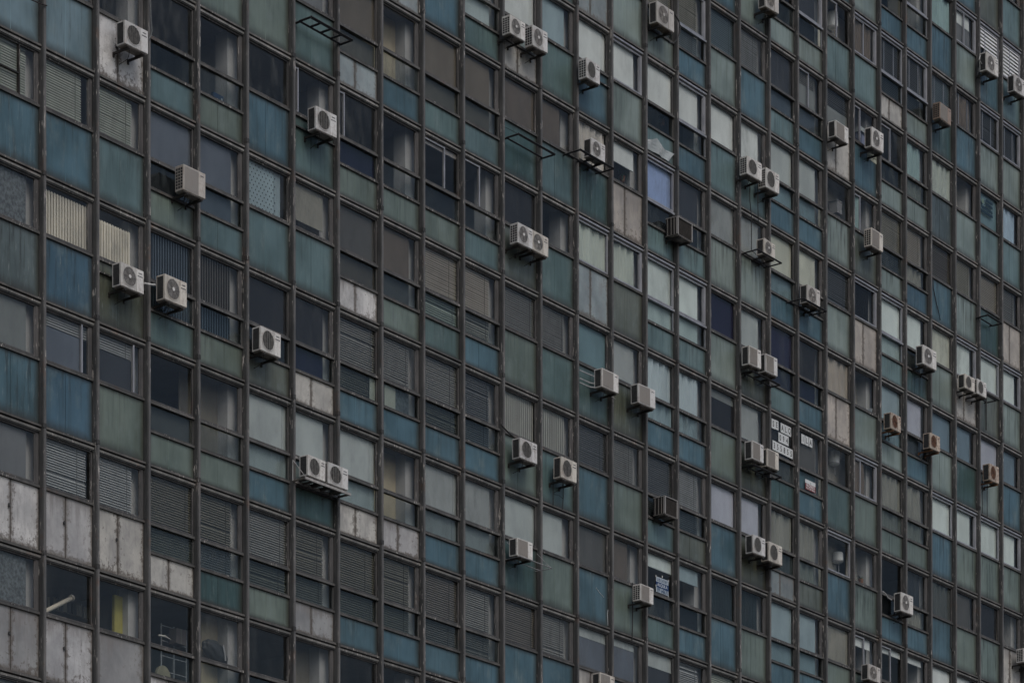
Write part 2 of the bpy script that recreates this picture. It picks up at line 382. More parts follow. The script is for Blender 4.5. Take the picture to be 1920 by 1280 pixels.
# ------------------------------------------------------------------ building
bld = empty('office_building', (MX[-3], 0, 0))
tag(bld, 'long weathered office tower with brown mullions and teal and blue panels filling the whole view', 'building')
XA, XB = MX[-3]-.05, MX[32]+.05
TOP = zh(-10)+.6
# closing walls, roof, rear
w = MB()
w.box(XA-.25, XA, 0, 14, 0, TOP, 'plaster', (.3, .29, .27)); w.box(XB, XB+.25, 0, 14, 0, TOP, 'plaster', (.3, .29, .27))
w.box(XA-.25, XB+.25, 14, 14.25, 0, TOP, 'plaster', (.3, .29, .27)); w.build('outer_wall', bld)
w = MB(); w.box(XA-.35, XB+.35, -.16, 14.4, TOP, TOP+.5, 'plaster', (.28, .27, .26)); w.build('roof', bld)
rows = range(-9, 12)
for r in rows:
    f = MB(); f.box(XA, XB, .09, 13.9, zh(r)-.1, zh(r)+.14, 'plaster', (.17, .17, .165)); f.build('floor_slab', bld)
w = MB(); w.box(XA, XB, 4.6, 4.7, 1, TOP-.1, 'plaster', (.14, .14, .145)); w.build('corridor_wall', bld)
for k in range(-2, 32, 2):      # structural columns and the partitions behind them
    c = MB(); c.box(MX[k]-.30, MX[k]+.10, .24, .62, .5, TOP-.1, 'plaster', (.38, .38, .37)); c.build('column', bld)
    c = MB(); c.box(MX[k]-.06, MX[k]+.05, .62, 4.6, .5, TOP-.1, 'plaster', (.30, .30, .29)); c.build('partition_wall', bld)

def mullion(k):
    m = MB(); x = MX[k]
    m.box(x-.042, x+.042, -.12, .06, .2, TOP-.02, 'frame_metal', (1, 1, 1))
    m.box(x-.018, x+.044, -.134, -.118, .2, TOP-.03, 'frame_metal', (1.75, 1.7, 1.68))  # pale front, dark left flange: lit and shaded sides put into the tint
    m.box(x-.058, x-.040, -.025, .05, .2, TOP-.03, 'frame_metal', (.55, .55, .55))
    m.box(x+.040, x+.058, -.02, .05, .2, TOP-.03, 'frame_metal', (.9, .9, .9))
    for r in rows:                      # splice sleeves, a few slightly bent
        if random.Random(k*37+r).random() < .5:
            z = zh(r)+random.Random(k*31+r).uniform(-.1, .1)
            m.box(x-.048, x+.050, -.14, -.05, z-.05, z+.05, 'frame_metal', (.7, .68, .66))
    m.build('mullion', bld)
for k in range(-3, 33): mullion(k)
XL = lambda b: MX[b]+.045
XR = lambda b: MX[b+1]-.045
for r in range(-10, 12):
    m = MB()
    for b in range(-3, 32):
        x0, x1, z = XL(b), XR(b), zh(r)
        jig = random.Random(b*91+r*7); dz = jig.uniform(-.006, .006); al = CELLS.get((b, r), {}).get('fl', '')
        mt, cc = ('aluminium', (1, 1, 1)) if 'a' in al else ('frame_metal', (1.9, 1.8, 1.72))
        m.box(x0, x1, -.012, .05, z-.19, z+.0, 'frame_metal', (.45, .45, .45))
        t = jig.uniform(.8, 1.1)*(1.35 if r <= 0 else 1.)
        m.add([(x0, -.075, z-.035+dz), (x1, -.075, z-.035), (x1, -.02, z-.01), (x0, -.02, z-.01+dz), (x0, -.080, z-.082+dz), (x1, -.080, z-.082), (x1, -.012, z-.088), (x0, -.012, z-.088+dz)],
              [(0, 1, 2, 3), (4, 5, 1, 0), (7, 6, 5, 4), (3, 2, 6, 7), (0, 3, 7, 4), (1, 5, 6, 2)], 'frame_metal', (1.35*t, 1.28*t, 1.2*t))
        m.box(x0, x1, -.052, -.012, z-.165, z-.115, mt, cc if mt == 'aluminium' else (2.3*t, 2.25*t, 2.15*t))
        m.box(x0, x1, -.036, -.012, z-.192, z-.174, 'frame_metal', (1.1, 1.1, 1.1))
    m.build('floor_rail', bld)

# ---------------------------------------------------------------- panel and window builders
def panel(mb, b, r, c):
    x0, x1 = XL(b)+.01, XR(b)-.01
    z1 = zh(r) - (ZT if c['ty'] == 'A' else ZS) - .045; z0 = zh(r+1)
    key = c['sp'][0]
    if b >= 12 and r <= -1: key = {'g': 'G', 'q': 'Q', 't': 'Q'}.get(key, key)  # upper right panels go paler: sky light and glancing reflection put into the colour
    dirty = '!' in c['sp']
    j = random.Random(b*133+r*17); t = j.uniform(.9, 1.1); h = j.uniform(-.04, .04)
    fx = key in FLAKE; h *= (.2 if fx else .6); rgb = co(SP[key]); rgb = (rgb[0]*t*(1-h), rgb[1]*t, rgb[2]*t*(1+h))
    fl = key in FLAKE
    mat = 'flaking' if fl else 'panel'
    a = (1. if not fl else j.uniform(.5, 1.)) if (dirty or fl) else j.uniform(.18, .60)
    if fl and key == 'k': a = .5
    xm = x0+(x1-x0)*.46
    if not fl or 'n' in c['fl']:
        mb.box(x0, x1, .0, .045, z0, z1, mat, rgb, a, True)
        if 'n' not in c['fl']:
            s = j.choice((.55, 1.35, 1.2))
            mb.box(xm-.006, xm+.006, -.004, 0, z0+.01, z1-.01, 'panel', tuple(min(.8, v*s) for v in rgb), .1)
    else:
        tt = j.uniform(.86, 1.06)
        mb.box(x0, xm-.012, .0, .045, z0, z1, mat, rgb, a, True)
        mb.box(xm+.012, x1, .0+j.uniform(0, .006), .045, z0, z1, mat, tuple(v*tt for v in rgb), a, True)
        mb.box(xm-.012, xm+.012, .02, .045, z0, z1, 'frame_metal', (.5, .5, .5))
        if b < 3 and c['ty'] == 'A':
            zk = (z0+z1)/2+.1; mb.box(xm-.07, xm-.02, -.03, .0, zk-.02, zk+.015, 'steel', (.05, .05, .05)); mb.box(xm-.085, xm-.06, -.05, -.02, zk-.035, zk+.03, 'steel', (.05, .05, .05))
    # sill member over the panel
    mb.box(x0, x1, -.045, .045, z1+.002, z1+.052, 'frame_metal', (1.25, 1.2, 1.15))
    mb.box(x0, x1, -.018, .045, z1+.052, z1+.085, 'frame_metal', (.75, .75, .75))
    if 'r' in c['fl']:
        zr = zh(r) - .60*HF
        mb.box(x0-.02, x1+.02, -.06, -.004, zr-.03, zr+.0, 'frame_metal', (.6, .6, .6))

def slats(mb, x0, x1, z0, z1, y, col, rs, full=True):
    z = z1; p = .056; tilt = rs.uniform(.3, .75)
    sag = rs.uniform(-.02, .02) if rs.random() < .3 else 0
    while z > z0+.02:
        t = rs.uniform(.93, 1.05); dz = p*.98*tilt
        c = tuple(v*t for v in col); s2 = sag*rs.random()
        jit = rs.uniform(-.004, .004)
        if rs.random() < .015: z -= p; continue
        if rs.random() < .05: s2 += rs.uniform(-.03, .03)
        zz = [z+jit, z+jit+s2]
        mb.add([(x0, y+.015, zz[0]), (x1, y+.015, zz[1]), (x1, y-.015, zz[1]-p*.85), (x0, y-.015, zz[0]-p*.85)], [(0, 1, 2, 3)], 'slat', c)
        z -= p
    mb.box(x0, x1, y+.03, y+.034, z0, z1, 'slat', tuple(v*.75 for v in col))      # closed mass behind the slats
    xc = x0+(x1-x0)*rs.uniform(.75, .9)
    for xs in (x0+.12, xc): mb.box(xs-.008, xs+.008, y-.022, y-.018, z0, z1, 'slat', tuple(v*.55 for v in col))
def vslats(mb, x0, x1, z0, z1, y, col, rs, dark=.35):
    p = .085; x = x0
    while x < x1-.02:
        t = rs.uniform(.9, 1.08)
        xe = min(x+p*(.66 if dark < .5 else .82), x1)
        dp = .008 if dark > .5 else .03
        mb.add([(x, y-dp, z0), (xe, y+.01, z0), (xe, y+.01, z1), (x, y-dp, z1)], [(0, 1, 2, 3)], 'fabric', tuple(v*t for v in col))
        x += p
    mb.box(x0, x1, y+.04, y+.045, z0, z1, 'fabric', tuple(v*dark for v in col))
def curtain(mb, x0, x1, z0, z1, y, col, rs):
    n = max(12, int((x1-x0)/.035)); vs = []; ph = rs.uniform(0, 6); am = .035
    for i in range(n+1):
        x = x0+(x1-x0)*i/n
        yy = y+am*math.sin(x*17+ph+1.3*math.sin(x*5+ph))+.015*math.sin(x*43)
        vs += [(x, yy, z0), (x+.01*math.sin(x*9), yy*.9+y*.1, z1)]
    mb.add(vs, [(2*i, 2*i+2, 2*i+3, 2*i+1) for i in range(n)], 'fabric', col)
    vs2 = [(x, yy+.004, z) for x, yy, z in vs]
    mb.add(vs2, [(2*i+1, 2*i+3, 2*i+2, 2*i) for i in range(n)], 'fabric', col)

def content(mbs, code, b, r, x0, x1, z0, z1, tint, rs):
    """hang what the window shows behind the glass"""
    stages = code.split('+'); ztop = z1
    for st in stages:
        key = st[:2]
        if key[0] == 'D': return
        gap = 0.; drop = None
        if '/' in st: gap = float(st.split('/')[1][:3])
        if '@' in st:
            q = st.split('@')[1]
            if q[0] == 'h': ztop = z1-.12 - (.14 if b % 2 else 0)
            else: drop = float(q[:3].rstrip('+/'))
        xr = x1-gap
        if b % 2 and not gap: xr = x1-.30          # stops at the structural column
        rgb = ci(PAL[key])
        t = rs.uniform(.94, 1.05); rgb = tuple(min(.85, v*t) for v in rgb)
        zb = ztop-(z1-z0)*drop if drop else z0
        y = .085
        k0 = key[0]
        if k0 == 'R':
            mbs['inner_wall'].box(x0+(.75 if b % 2 and r >= 3 else .02), x1 if b % 2 else x1+.7, .56, .60, zh(r)-ZT-1.15, zh(r)-.11, 'plaster', tuple(min(.8, v*1.5) for v in rgb)); continue
        nm = 'curtain' if k0 in 'CS' else ('board' if k0 == 'G' else 'blind')
        mb = mbs[nm]
        if k0 == 'V': slats(mb, x0, xr, zb, ztop, y, rgb, rs)
        elif k0 == 'S': vslats(mb, x0, xr, zb, ztop, y, rgb, rs, .93 if key in ('Sc', 'Sg') else .22)
        elif k0 == 'C': curtain(mb, x0, xr, zb, ztop, y, rgb, rs)
        elif k0 == 'W':
            cut = rs.random() < .6 and not drop and xr-x0 > .9 and not b % 2
            xm = xr-rs.uniform(.16, .24) if cut else xr
            mb.box(x0, xm, y, y+.01, zb, ztop, 'fabric', rgb)
            if cut: mb.box(xm+.022, xr, y+.012, y+.02, zb, ztop, 'fabric', tuple(v*.93 for v in rgb)); mb.box(xm, xm+.022, y+.03, y+.04, zb, ztop, 'fabric', (.04, .04, .045))
            if drop: mb.box(x0, xr, y-.012, y+.02, zb-.02, zb+.004, 'plastic', tuple(v*.9 for v in rgb))
        else:
            mt = 'grimy' if key == 'Gx' else 'fabric'
            if 'd' in CELLS[(b, r)]['fl']: pass
            mb.box(x0, xr, y, y+.012, zb, ztop, mt, rgb)
        ztop = zb
def window(mbs, b, r, c):
    x0, x1 = XL(b)+.01, XR(b)-.01; z1 = zh(r)-.192
    rs = random.Random(b*1009+r*31+5); fl = c['fl']; al = 'a' in fl
    fm, fc = ('aluminium', (1, 1, 1)) if al else ('frame_metal', (1.25, 1.2, 1.2))
    fw = .05 if al else .035
    zt = zh(r)-ZT+.042                     # bottom of the upper light
    zs = zh(r)-ZS+.042
    F_ = mbs['frame']
    jr = fw + (.055 if (b % 2 or 'j' in fl) else 0)
    lo_y = -.012 if al else .0
    if c['ty'] == 'B':                   # transom bar
        F_.box(x0, x1, -.05, .05, zt-.085, zt-.03, fm, fc if al else (1.45, 1.4, 1.35)); F_.box(x0, x1, -.02, .048, zt-.03, zt, 'frame_metal', (.7, .7, .7))
    for (xa, xb_, za, zb) in ((x0, x0+fw, zt, z1), (x1-jr, x1, zt, z1), (x0+fw, x1-jr, z1-fw, z1), (x0+fw, x1-jr, zt, zt+fw*.8)):
        F_.box(xa, xb_, lo_y, .05, za, zb, fm, fc)
    if b % 2 or 'j' in fl: F_.box(x1-jr-.02, x1-jr, .012, .06, zt+fw*.8, z1-fw, fm, tuple(v*1.5 for v in fc))
    gx0, gx1 = x0+fw, x1-jr
    if 'v' in fl:
        q = rs.choice((.35, .5)) if b > 15 else (.18 if b == 6 else .62 if b == 8 else .5 if b == 9 else .14)
        xv = gx0+(gx1-gx0)*q; F_.box(xv-.02, xv+.02, -.004, .05, zt+.03, z1-.03, 'aluminium')
        F_.box(gx0, xv-.02, .0, .045, z1-.075, z1-.04, 'aluminium'); 
    if 'l' in fl:
        xv = gx1-.22; F_.box(xv-.022, xv+.02, -.006, .05, zt+.03, z1-.03, 'aluminium')
    if 'm' in fl and b > 10:
        for q in (.3, .72):
            xv = gx0+(gx1-gx0)*q; F_.box(xv-.012, xv+.012, .052, .07, zt, z1, 'aluminium')
    if 'm' in fl and b < 0:
        F_.box(x0+.95, x0+.985, -.012, .05, zt, z1, 'frame_metal', (.4, .35, .32)); F_.box(x0, x0+.95, -.008, .04, zt+.45, zt+.48, 'frame_metal', (.35, .33, .33))
    mbs['pane'].box(gx0, gx1, .025, .031, zt+.02, z1-.02, 'glass', (rs.choice((.2, .4, .7, 1., 1.6, 3.2)),)*3, pv=True)
    content(mbs, c['up'], b, r, x0, x1, zt-.01, z1+.02, False, rs)
    if 'd' in fl:                                              # dotted curtain
        n = 0
        for i in range(9):
            for k in range(11):
                xx = x0+.06+i*.125+(k % 2)*.06; zz = zt+.07+k*.095
                if xx < x1-.28: mbs['blind'].box(xx, xx+.022, .077, .0845, zz, zz+.03, 'fabric', (.08, .1, .12))
    if 'h' in fl: F_.box(gx0, gx1, .06, .10, z1-.16, z1-.03, 'plastic', (.30, .28, .26))
    if c['ty'] == 'B':
        mbs['lower_pane'].box(x0+.01, x1-.01, .012, .018, zs+.01, zt-.08, 'tinted_glass', (rs.choice((.2, .5, 1., 2.2)),)*3, pv=True)
        for (xa, xb_) in ((x0, x0+.02), (x1-.025, x1)): F_.box(xa, xb_, -.006, .045, zs, zt-.085, fm, (1.5, 1.45, 1.4) if not al else fc)
        content(mbs, c['lo'], b, r, x0, x1, zs-.02, zt-.07, True, rs)

order = sorted(CELLS, key=lambda k: -inframe(*k)[1])
bigset = set(order[:100])
class Lazy(dict):
    def __missing__(s, k): s[k] = MB(); return s[k]
rest = Lazy(); restp = MB(); nosp = MB()
for (b, r) in sorted(CELLS):
    c = CELLS[(b, r)]
    if (b, r) in bigset:
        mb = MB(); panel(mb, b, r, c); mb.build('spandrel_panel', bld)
        mbs = Lazy(); window(mbs, b, r, c)
        wo = mbs.pop('frame').build('window', bld)
        for nm, q in mbs.items(): q.build(nm, wo)
    else:
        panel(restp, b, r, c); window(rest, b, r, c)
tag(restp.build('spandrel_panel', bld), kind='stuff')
tag(rest.pop('frame').build('window', bld), kind='stuff')
for nm, q in rest.items(): tag(q.build(nm, bld), kind='stuff')
# plain cladding where the photograph shows nothing of the tower
for b in range(-3, 32):
    for r in range(-10, 11):
        if (b, r) not in CELLS:
            j = random.Random(b*7+r*101); rgb = co(SP[j.choice('tbgq')])
            nosp.box(XL(b), XR(b), .0, .05, zh(r+1), zh(r)-.19, 'panel', rgb, .3, True)
nosp.build('cladding', bld)
#__OBJECTS__
# ------------------------------------------------------------------ outdoor air conditioners
YF = -.50                 # plane of the unit fronts
D_ = .27
def tilt_bevel(mb_obj, w=.012):
    bm = bmesh.new(); bm.from_mesh(mb_obj.data)
    bmesh.ops.remove_doubles(bm, verts=bm.verts, dist=1e-5)
    bmesh.ops.bevel(bm, geom=bm.edges[:], offset=w, segments=2, affect='EDGES', profile=.6)
    bm.to_mesh(mb_obj.data); bm.free()
def disc(mb, cx, cz, y, r0, r1, n, mat, col, a=1.):
    vs = []
    for j in range(n):
        t = 2*math.pi*j/n; vs += [(cx+r0*math.cos(t), y, cz+r0*math.sin(t)), (cx+r1*math.cos(t), y, cz+r1*math.sin(t))]
    mb.add(vs, [(2*j, 2*j+1, (2*((j+1) % n))+1, 2*((j+1) % n)) for j in range(n)], mat, col, a)
PROTO = {}
def make_unit(style, side, shade=(.72, .71, .68)):
    """unit of 1 x 1 front (scaled per instance), origin at the lower left of its front; y from 0 (front) to D_"""
    root = empty('air_conditioner', (0, 0, 0)); parts = []
    W_, H_ = .78, .56
    ok = 0. if style == 'rust' else 1.
    al = .78 if style not in ('rust', 'old') else (.45 if style == 'rust' else .9)
    def fin(mb, name, par=root): o = mb.build(name, par, (0, 0, 0)); return o
    c = MB()
    if style == 'open':
        dk = (.022, .02, .019)
        c.box(0, W_, .01, D_+.14, 0, .02, 'unit_enamel', (.12, .11, .1)); c.box(0, W_, .02, D_+.14, H_-.02, H_, 'unit_enamel', (.3, .29, .28))
        c.box(.02, W_-.02, .03, D_+.14, .02, H_-.02, 'steel', dk)
        c.box(W_-.025, W_, 0, .05, 0, H_, 'unit_enamel', shade); c.box(0, .05, -.0, .06, 0, H_, 'unit_enamel', tuple(v*.75 for v in shade))
        c.box(.05, W_-.025, 0, .03, H_-.03, H_, 'unit_enamel', tuple(v*.6 for v in shade))
        fin(c, 'casing')
        s = MB()
        for y in (.12, .22, .34): s.box(-.006, .02, y, y+.018, .02, H_-.02, 'unit_enamel', (.13, .13, .125))
        fin(s, 'side_rib')
        f = MB()
        for i in range(22): f.box(.07+i*.03, .074+i*.03, .018, .03, .03, H_-.04, 'steel', (.07, .065, .06))
        fin(f, 'condenser_fins')
    else:
        c.box(0, W_, 0, D_, 0, H_, 'unit_enamel', tuple(v*.84 for v in shade), al)
        co_ = fin(c, 'casing'); tilt_bevel(co_)
        cx, cz, rr = .285, .285, .225
        gcol = {'hub': (.16, .155, .15), 'bars': (.055, .053, .05), 'plain': (.36, .345, .33), 'rust': (.10, .05, .03), 'old': (.17, .16, .15)}[style]
        if style == 'plain':
            f = MB(); f.box(.035, .53, -.006, 0, .03, H_-.03, 'unit_enamel', gcol, 1)
            for i in range(24): f.box(.05+i*.02, .054+i*.02, -.012, -.006, .04, H_-.04, 'unit_enamel', tuple(v*.8 for v in gcol), 1)
            fin(f, 'front_grille')
        else:
            f = MB(); disc(f, cx, cz, -.003, 0, rr, 28, 'steel', tuple(v*.6 for v in gcol))
            # fan blades behind the guard
            for b_ in range(5):
                t = b_*2*math.pi/5+.3
                pts = [(cx+r_*math.cos(t+a_), -.006-.002*(a_ > 0), cz+r_*math.sin(t+a_)) for r_, a_ in ((.05, -.1), (.2, -.25), (.205, .35), (.06, .5))]
                f.add(pts, [(0, 1, 2, 3)], 'steel', tuple(v*1.25 for v in gcol))
            g_ = fin(f, 'fan')
            f = MB()
            disc(f, cx, cz, -.014, rr-.006, rr+.012, 28, 'unit_enamel', tuple(v*.8 for v in shade), al)
            if style == 'bars':
                for i in range(6):
                    x = cx-.17+i*.068; h = math.sqrt(max(0, rr*rr-(x-cx)**2))
                    f.box(x-.005, x+.005, -.018, -.012, cz-h, cz+h, 'unit_enamel', (.24, .235, .22), 1)
                for i in range(3):
                    r_ = .07+i*.055; disc(f, cx, cz, -.016, r_, r_+.005, 24, 'steel', (.09, .085, .08))
            else:
                for i in range(8): r_ = .05+i*.021; disc(f, cx, cz, -.016, r_, r_+.006, 24, 'steel', tuple(v*1.9 for v in gcol))
                for i in range(12):
                    t = i*math.pi/6; f.bar((cx+.04*math.cos(t), -.018, cz+.04*math.sin(t)), (cx+rr*math.cos(t), -.018, cz+rr*math.sin(t)), .005, 'steel', tuple(v*1.6 for v in gcol))
            go = fin(f, 'fan_guard')
            if style in ('hub', 'old'):
                f = MB(); f.tube([(cx, -.018, cz), (cx, -.03, cz)], .042, 'unit_enamel', (.78, .77, .75) if style == 'hub' else (.5, .48, .45), 14)
                o = f.build('hub_cap', root, (0, 0, 0))
            if style in ('old', 'rust'):
                f = MB(); f.box(.53, .535, -.006, 0, .02, H_-.02, 'steel', (.2, .16, .12)); fin(f, 'seam')
        # side
        s = MB()
        if side == 'coil':
            s.box(-.004, 0, .05, D_-.035, .035, H_-.035, 'steel', (.028, .030, .031))
            for i in range(16): s.box(-.006, -.003, .055+i*.0115, .058+i*.0115, .04, H_-.04, 'steel', (.055, .055, .056))
            fin(s, 'condenser_coil')
        else:
            for i in range(3):
                for k in range(7): s.box(-.004, 0, .035+i*.075, .09+i*.075, .05+k*.067, .10+k*.067, 'steel', (.03, .03, .03))
            fin(s, 'side_louvre')
        s = MB()
        s.box(.545, W_-.004, -.005, 0, .012, H_-.012, 'unit_enamel', tuple(min(.84, v*1.10) for v in shade), al); fin(s, 'service_panel')
        s = MB()
        rs_ = random.Random(len(PROTO))
        s.box(.60, .72, -.009, -.005, H_-.105, H_-.085, 'steel', (.1, .1, .11))
        if style in ('bars', 'hub'): s.box(.57, .74, -.009, -.005, H_-.175, H_-.155, 'steel', (.12, .12, .13))
        fin(s, 'badge')
    if style != 'open':
        s = MB(); s.tube([(W_-.03, D_-.02, .12), (W_+.03, D_+.0, .10), (W_+.045, D_+.06, .13), (W_+.02, D_+.14, .22), (W_-.02, D_+.19, .30)], .017, 'steel', (.10, .10, .10) if style != 'plain' else (.34, .34, .32), 7); fin(s, 'refrigerant_hose')
        s = MB(); s.tube([(.3, .14, -.02), (.31, .16, -.12), (.33, .22, -.20), (.33, -YF-.02, -.26)], .008, 'steel', (.06, .06, .06), 5); fin(s, 'drain_hose')
    # base and brackets
    s = MB()
    s.box(.03, W_-.03, .02, D_-.02, -.02, 0, 'steel', (.16, .13, .1) if style in ('rust', 'old') else (.24, .22, .2))
    for x in (.12, W_-.16): s.box(x, x+.06, .01, D_-.01, -.035, -.0, 'steel', (.12, .11, .10))
    fin(s, 'base_pan')
    for x in (.14, W_-.14):
        s = MB(); cl = (.035, .032, .03) if style != 'rust' else (.16, .08, .04)
        s.box(x-.022, x+.022, -.02, -YF, -.085, -.036, 'steel', cl)
        s.box(x-.02, x+.02, -YF-.035, -YF-.0, -.15, -.036, 'steel', cl)
        fin(s, 'bracket')
    return root
def copy_tree(o, parent=None):
    c = o.copy(); COL.objects.link(c); c.parent = parent
    for ch in list(o.children): copy_tree(ch, c)
    return c
USED = set()
def unit(style, side, xl, xr, yt, yb, label, shade=None):
    key = (style, side, shade)
    if key not in PROTO: PROTO[key] = make_unit(style, side, shade or (.72, .71, .68))
    src = PROTO[key]
    o = src if key not in USED else copy_tree(src); USED.add(key)
    a = at(xl, yb, YF); t = at(xl, yt, YF); q = at(xr, yb, YF)
    w = q.x-a.x; h = t.z-a.z
    w = min(.95, max(.62, w)); h = min(.68, max(.46, h))
    o.location = a; o.scale = (w/.78, 1, h/.56)
    rs = random.Random(int(xl*7+yt)); o.rotation_euler = (0, rs.uniform(-.018, .018), rs.uniform(-.03, .03))
    tag(o, label, 'air conditioner', 'outdoor air conditioner units bolted to the tower')
    return o
G_, S_ = 'coil', 'slots'
UN = [
('bars',G_,234.5,277.5,37,81,'white outdoor unit with barred grille on the flaking white panel near the top left corner'),
('plain',S_,344,384,307,355,'beige outdoor unit with plain ribbed front over the lilac grey board window at upper left'),
('hub',G_,227,270.5,490,534,'white outdoor unit with round guard and white hub below the cream pleated blind'),
('hub',G_,309,350,512.5,560,'white outdoor unit with white hub in front of the blue striped slats'),
('bars',G_,592.5,630,198,241,'white outdoor unit with barred grille under the open dark window beside the aluminium sash'),
('bars',G_,488.5,526,610,655,'white outdoor unit with barred grille in front of the black window at centre left'),
('bars',G_,577.5,611,851,890,'left one of the two white units sharing the long steel shelf'),
('bars',G_,615.5,653,865,905,'right one of the two white units sharing the long steel shelf'),
('hub',S_,957,985,27,62,'left unit of the pair above the cream flaking panel at the top'),
('hub',S_,999,1026,46,85,'right unit of the pair above the cream flaking panel at the top'),
('bars',S_,1100,1125,107.5,145,'white unit with slotted side under the bright white roller blind near the top'),
('hub',G_,1109,1131,257.5,291,'small white unit with hub standing on a black frame above the dark teal streaked panel'),
('old',G_,1232.5,1265,1,41,'grimy old unit with a black cable loop at the top edge of the photo'),
('hub',S_,971,994,416,454,'left unit of the pair under the black window, with louvred side'),
('hub',G_,997.5,1028,430,467,'right unit of the pair under the black window, with pale smooth casing'),
('bars',G_,976,1008,819.5,857.5,'white unit with barred grille below the pleated white curtain'),
('bars',G_,1052.5,1080,854.5,894,'white unit with barred grille and two thin drain pipes hanging below it'),
('plain',G_,970,999,1010,1040,'plain fronted unit in a thin pale wire frame at lower centre'),
('plain',G_,1129,1159,689,724,'plain fronted unit fed by three pale pipes from the left'),
('plain',G_,1197.5,1228,718,754,'plain fronted unit beside the pale blue curtain, over the rust stained olive panel'),
('open',G_,1271,1300,404,438,'dark window unit with open casing flaps below the lilac blue window'),
('open',G_,1247,1268,928,962,'dark window unit with open back and white edge in front of the black venetian blind'),
('plain',S_,1201,1224,1094,1124,'plain unit with slotted side and a black cable below, left of the rental sign'),
('plain',G_,1125,1151,1259,1296,'plain unit cut by the bottom edge of the photo'),
('bars',S_,1401,1427,291,325,'left unit of the rusty footed pair with long thin pipes below, upper right'),
('bars',S_,1436,1460,313,350,'right unit of the rusty footed pair with long thin pipes below, upper right'),
('hub',G_,1433,1453,447,475,'small white unit on a wire frame over the black stained grey green panel'),
('plain',G_,1405,1426,647,682,'left unit of the plain pair two floors above the letter cards'),
('plain',G_,1436,1455,662,696,'right unit of the plain pair two floors above the letter cards'),
('plain',G_,1411,1430,825,859,'left unit of the plain pair just left of the letter cards'),
('plain',G_,1439,1459,840,873,'right unit of the plain pair, touching the letter cards'),
('bars',G_,1412.5,1435,1001,1035,'left unit of the barred pair below the lilac white blinds'),
('bars',G_,1442,1467.5,1014,1050,'right unit of the barred pair, in front of the dark pleated curtain'),
('old',G_,1436,1459,-28,12,'dirty unit with only its base in view at the top edge of the photo'),
('plain',G_,1567,1591,224.5,255,'plain white unit above the beige two piece panel'),
('hub',G_,1635,1656,237,274,'white unit with hub just above the cream sticker'),
('plain',S_,1634,1655.5,426,460,'plain grey fronted unit with slotted side on the dirty grey green panel'),
('old',G_,1514,1537,532,566,'old unit with dark side held in a black frame under the beige curtain'),
('hub',G_,1731,1755.5,645.5,681,'white unit with hub beside the white greenish blinds at right'),
('plain',S_,1762.5,1784,190,221,'brown fronted unit with a green mark on its corner'),
('hub',G_,1850,1871,97,131,'left white unit under the white louvres at the top right corner'),
('hub',G_,1902.5,1922,139,170,'right white unit under the white louvres, cut by the right edge'),
('rust',G_,1671,1689,772,802,'heavily rusted unit furthest left of the three rusty ones'),
('rust',G_,1744,1761,810,839,'heavily rusted unit in the middle of the three rusty ones'),
('rust',G_,1856,1872,868,899,'heavily rusted unit furthest right of the three rusty ones'),
('bars',G_,1809.5,1825,701,726,'left unit of the small pair above the beige stained panel at right'),
('bars',S_,1832.5,1847,709,737,'right unit of the small pair above the beige stained panel at right'),
('hub',G_,1690,1711,1109,1144,'white unit with hub in front of the black open window at lower right'),
('old',G_,1629,1651,1243,1272,'white unit with dark side near the bottom edge at right'),
('plain',S_,1919,1940,1214,1240,'unit with slotted side on the beige panel at the bottom right corner'),
]
for u in UN:
    sh = None
    if u[2] == 1762.5: sh = (.30, .22, .17)
    elif u[0] == 'rust': sh = (.56, .47, .38)
    elif u[0] == 'open': sh = (.36, .35, .34)
    elif u[0] == 'old': sh = (.55, .53, .5)
    elif u[2] == 344: sh = (.50, .47, .43)
    if sh is None: sh = (None, (.66, .66, .65), (.67, .635, .57))[int(u[2]*13+u[4]) % 3]
    unit(*u, shade=sh)
# green mark on the brown unit
# ------------------------------------------------------------------ steel frames and shelves
def frame_shelf(name, p0, p1, y0, y1, label, col=(.03, .03, .033), rungs=0, w=.018, hang=0, cat='bracket', grp=None, front=False):
    """level rectangle bolted to the wall between two photo points on its outer edge"""
    a = at(*p0, y1); b = at(*p1, y1); z = (a.z+b.z)/2; m = MB()
    w = w*(2.5 if col[0] < .1 else 1.7)
    m.bar((a.x, y1, z), (b.x, y1, z), w*1.35, 'steel', col); m.bar((a.x, y0, z), (b.x, y0, z), w, 'steel', col)
    for i in range(rungs+2):
        x = a.x+(b.x-a.x)*i/(rungs+1); m.bar((x, y0+.3*0, z), (x, y1, z), w, 'steel', col)
    for x in (a.x+.02, b.x-.02): m.bar((x, -.02, z), (x, y0, z), w, 'steel', col)
    o = m.build(name); tag(o, label, cat, grp)
    if hang:
        for x in (a.x+.05, b.x-.05):
            q = MB(); q.tube([(x, y1, z), (x-.02, -.10, z+hang)], .006, 'steel', col, 5); h = q.build('stay', o)
    return o
frame_shelf('steel_bracket', (583, 33), (660, 75), -.16, -.52, 'empty black ladder shaped bracket near the top left of centre', rungs=3)
frame_shelf('steel_bracket', (972, 251), (1040, 290), -.16, -.55, 'empty black frame with two wire stays below the brown window', hang=.30, w=.016)
frame_shelf('steel_bracket', (975, 1041), (1035, 1066), -.16, -.55, 'thin pale wire frame carrying the plain unit at lower centre', col=(.33, .33, .34), hang=.45, w=.009)
frame_shelf('steel_bracket', (1088, 291), (1150, 306), -.16, -.60, 'black frame under the small unit above the dark teal panel', w=.016)
frame_shelf('steel_bracket', (1420, 474), (1465, 487), -.16, -.62, 'black wire frame under the small unit above the stained panel', w=.013)
frame_shelf('steel_bracket', (1506, 566), (1549, 577), -.16, -.62, 'black frame under the old unit beside the beige curtain', w=.014)
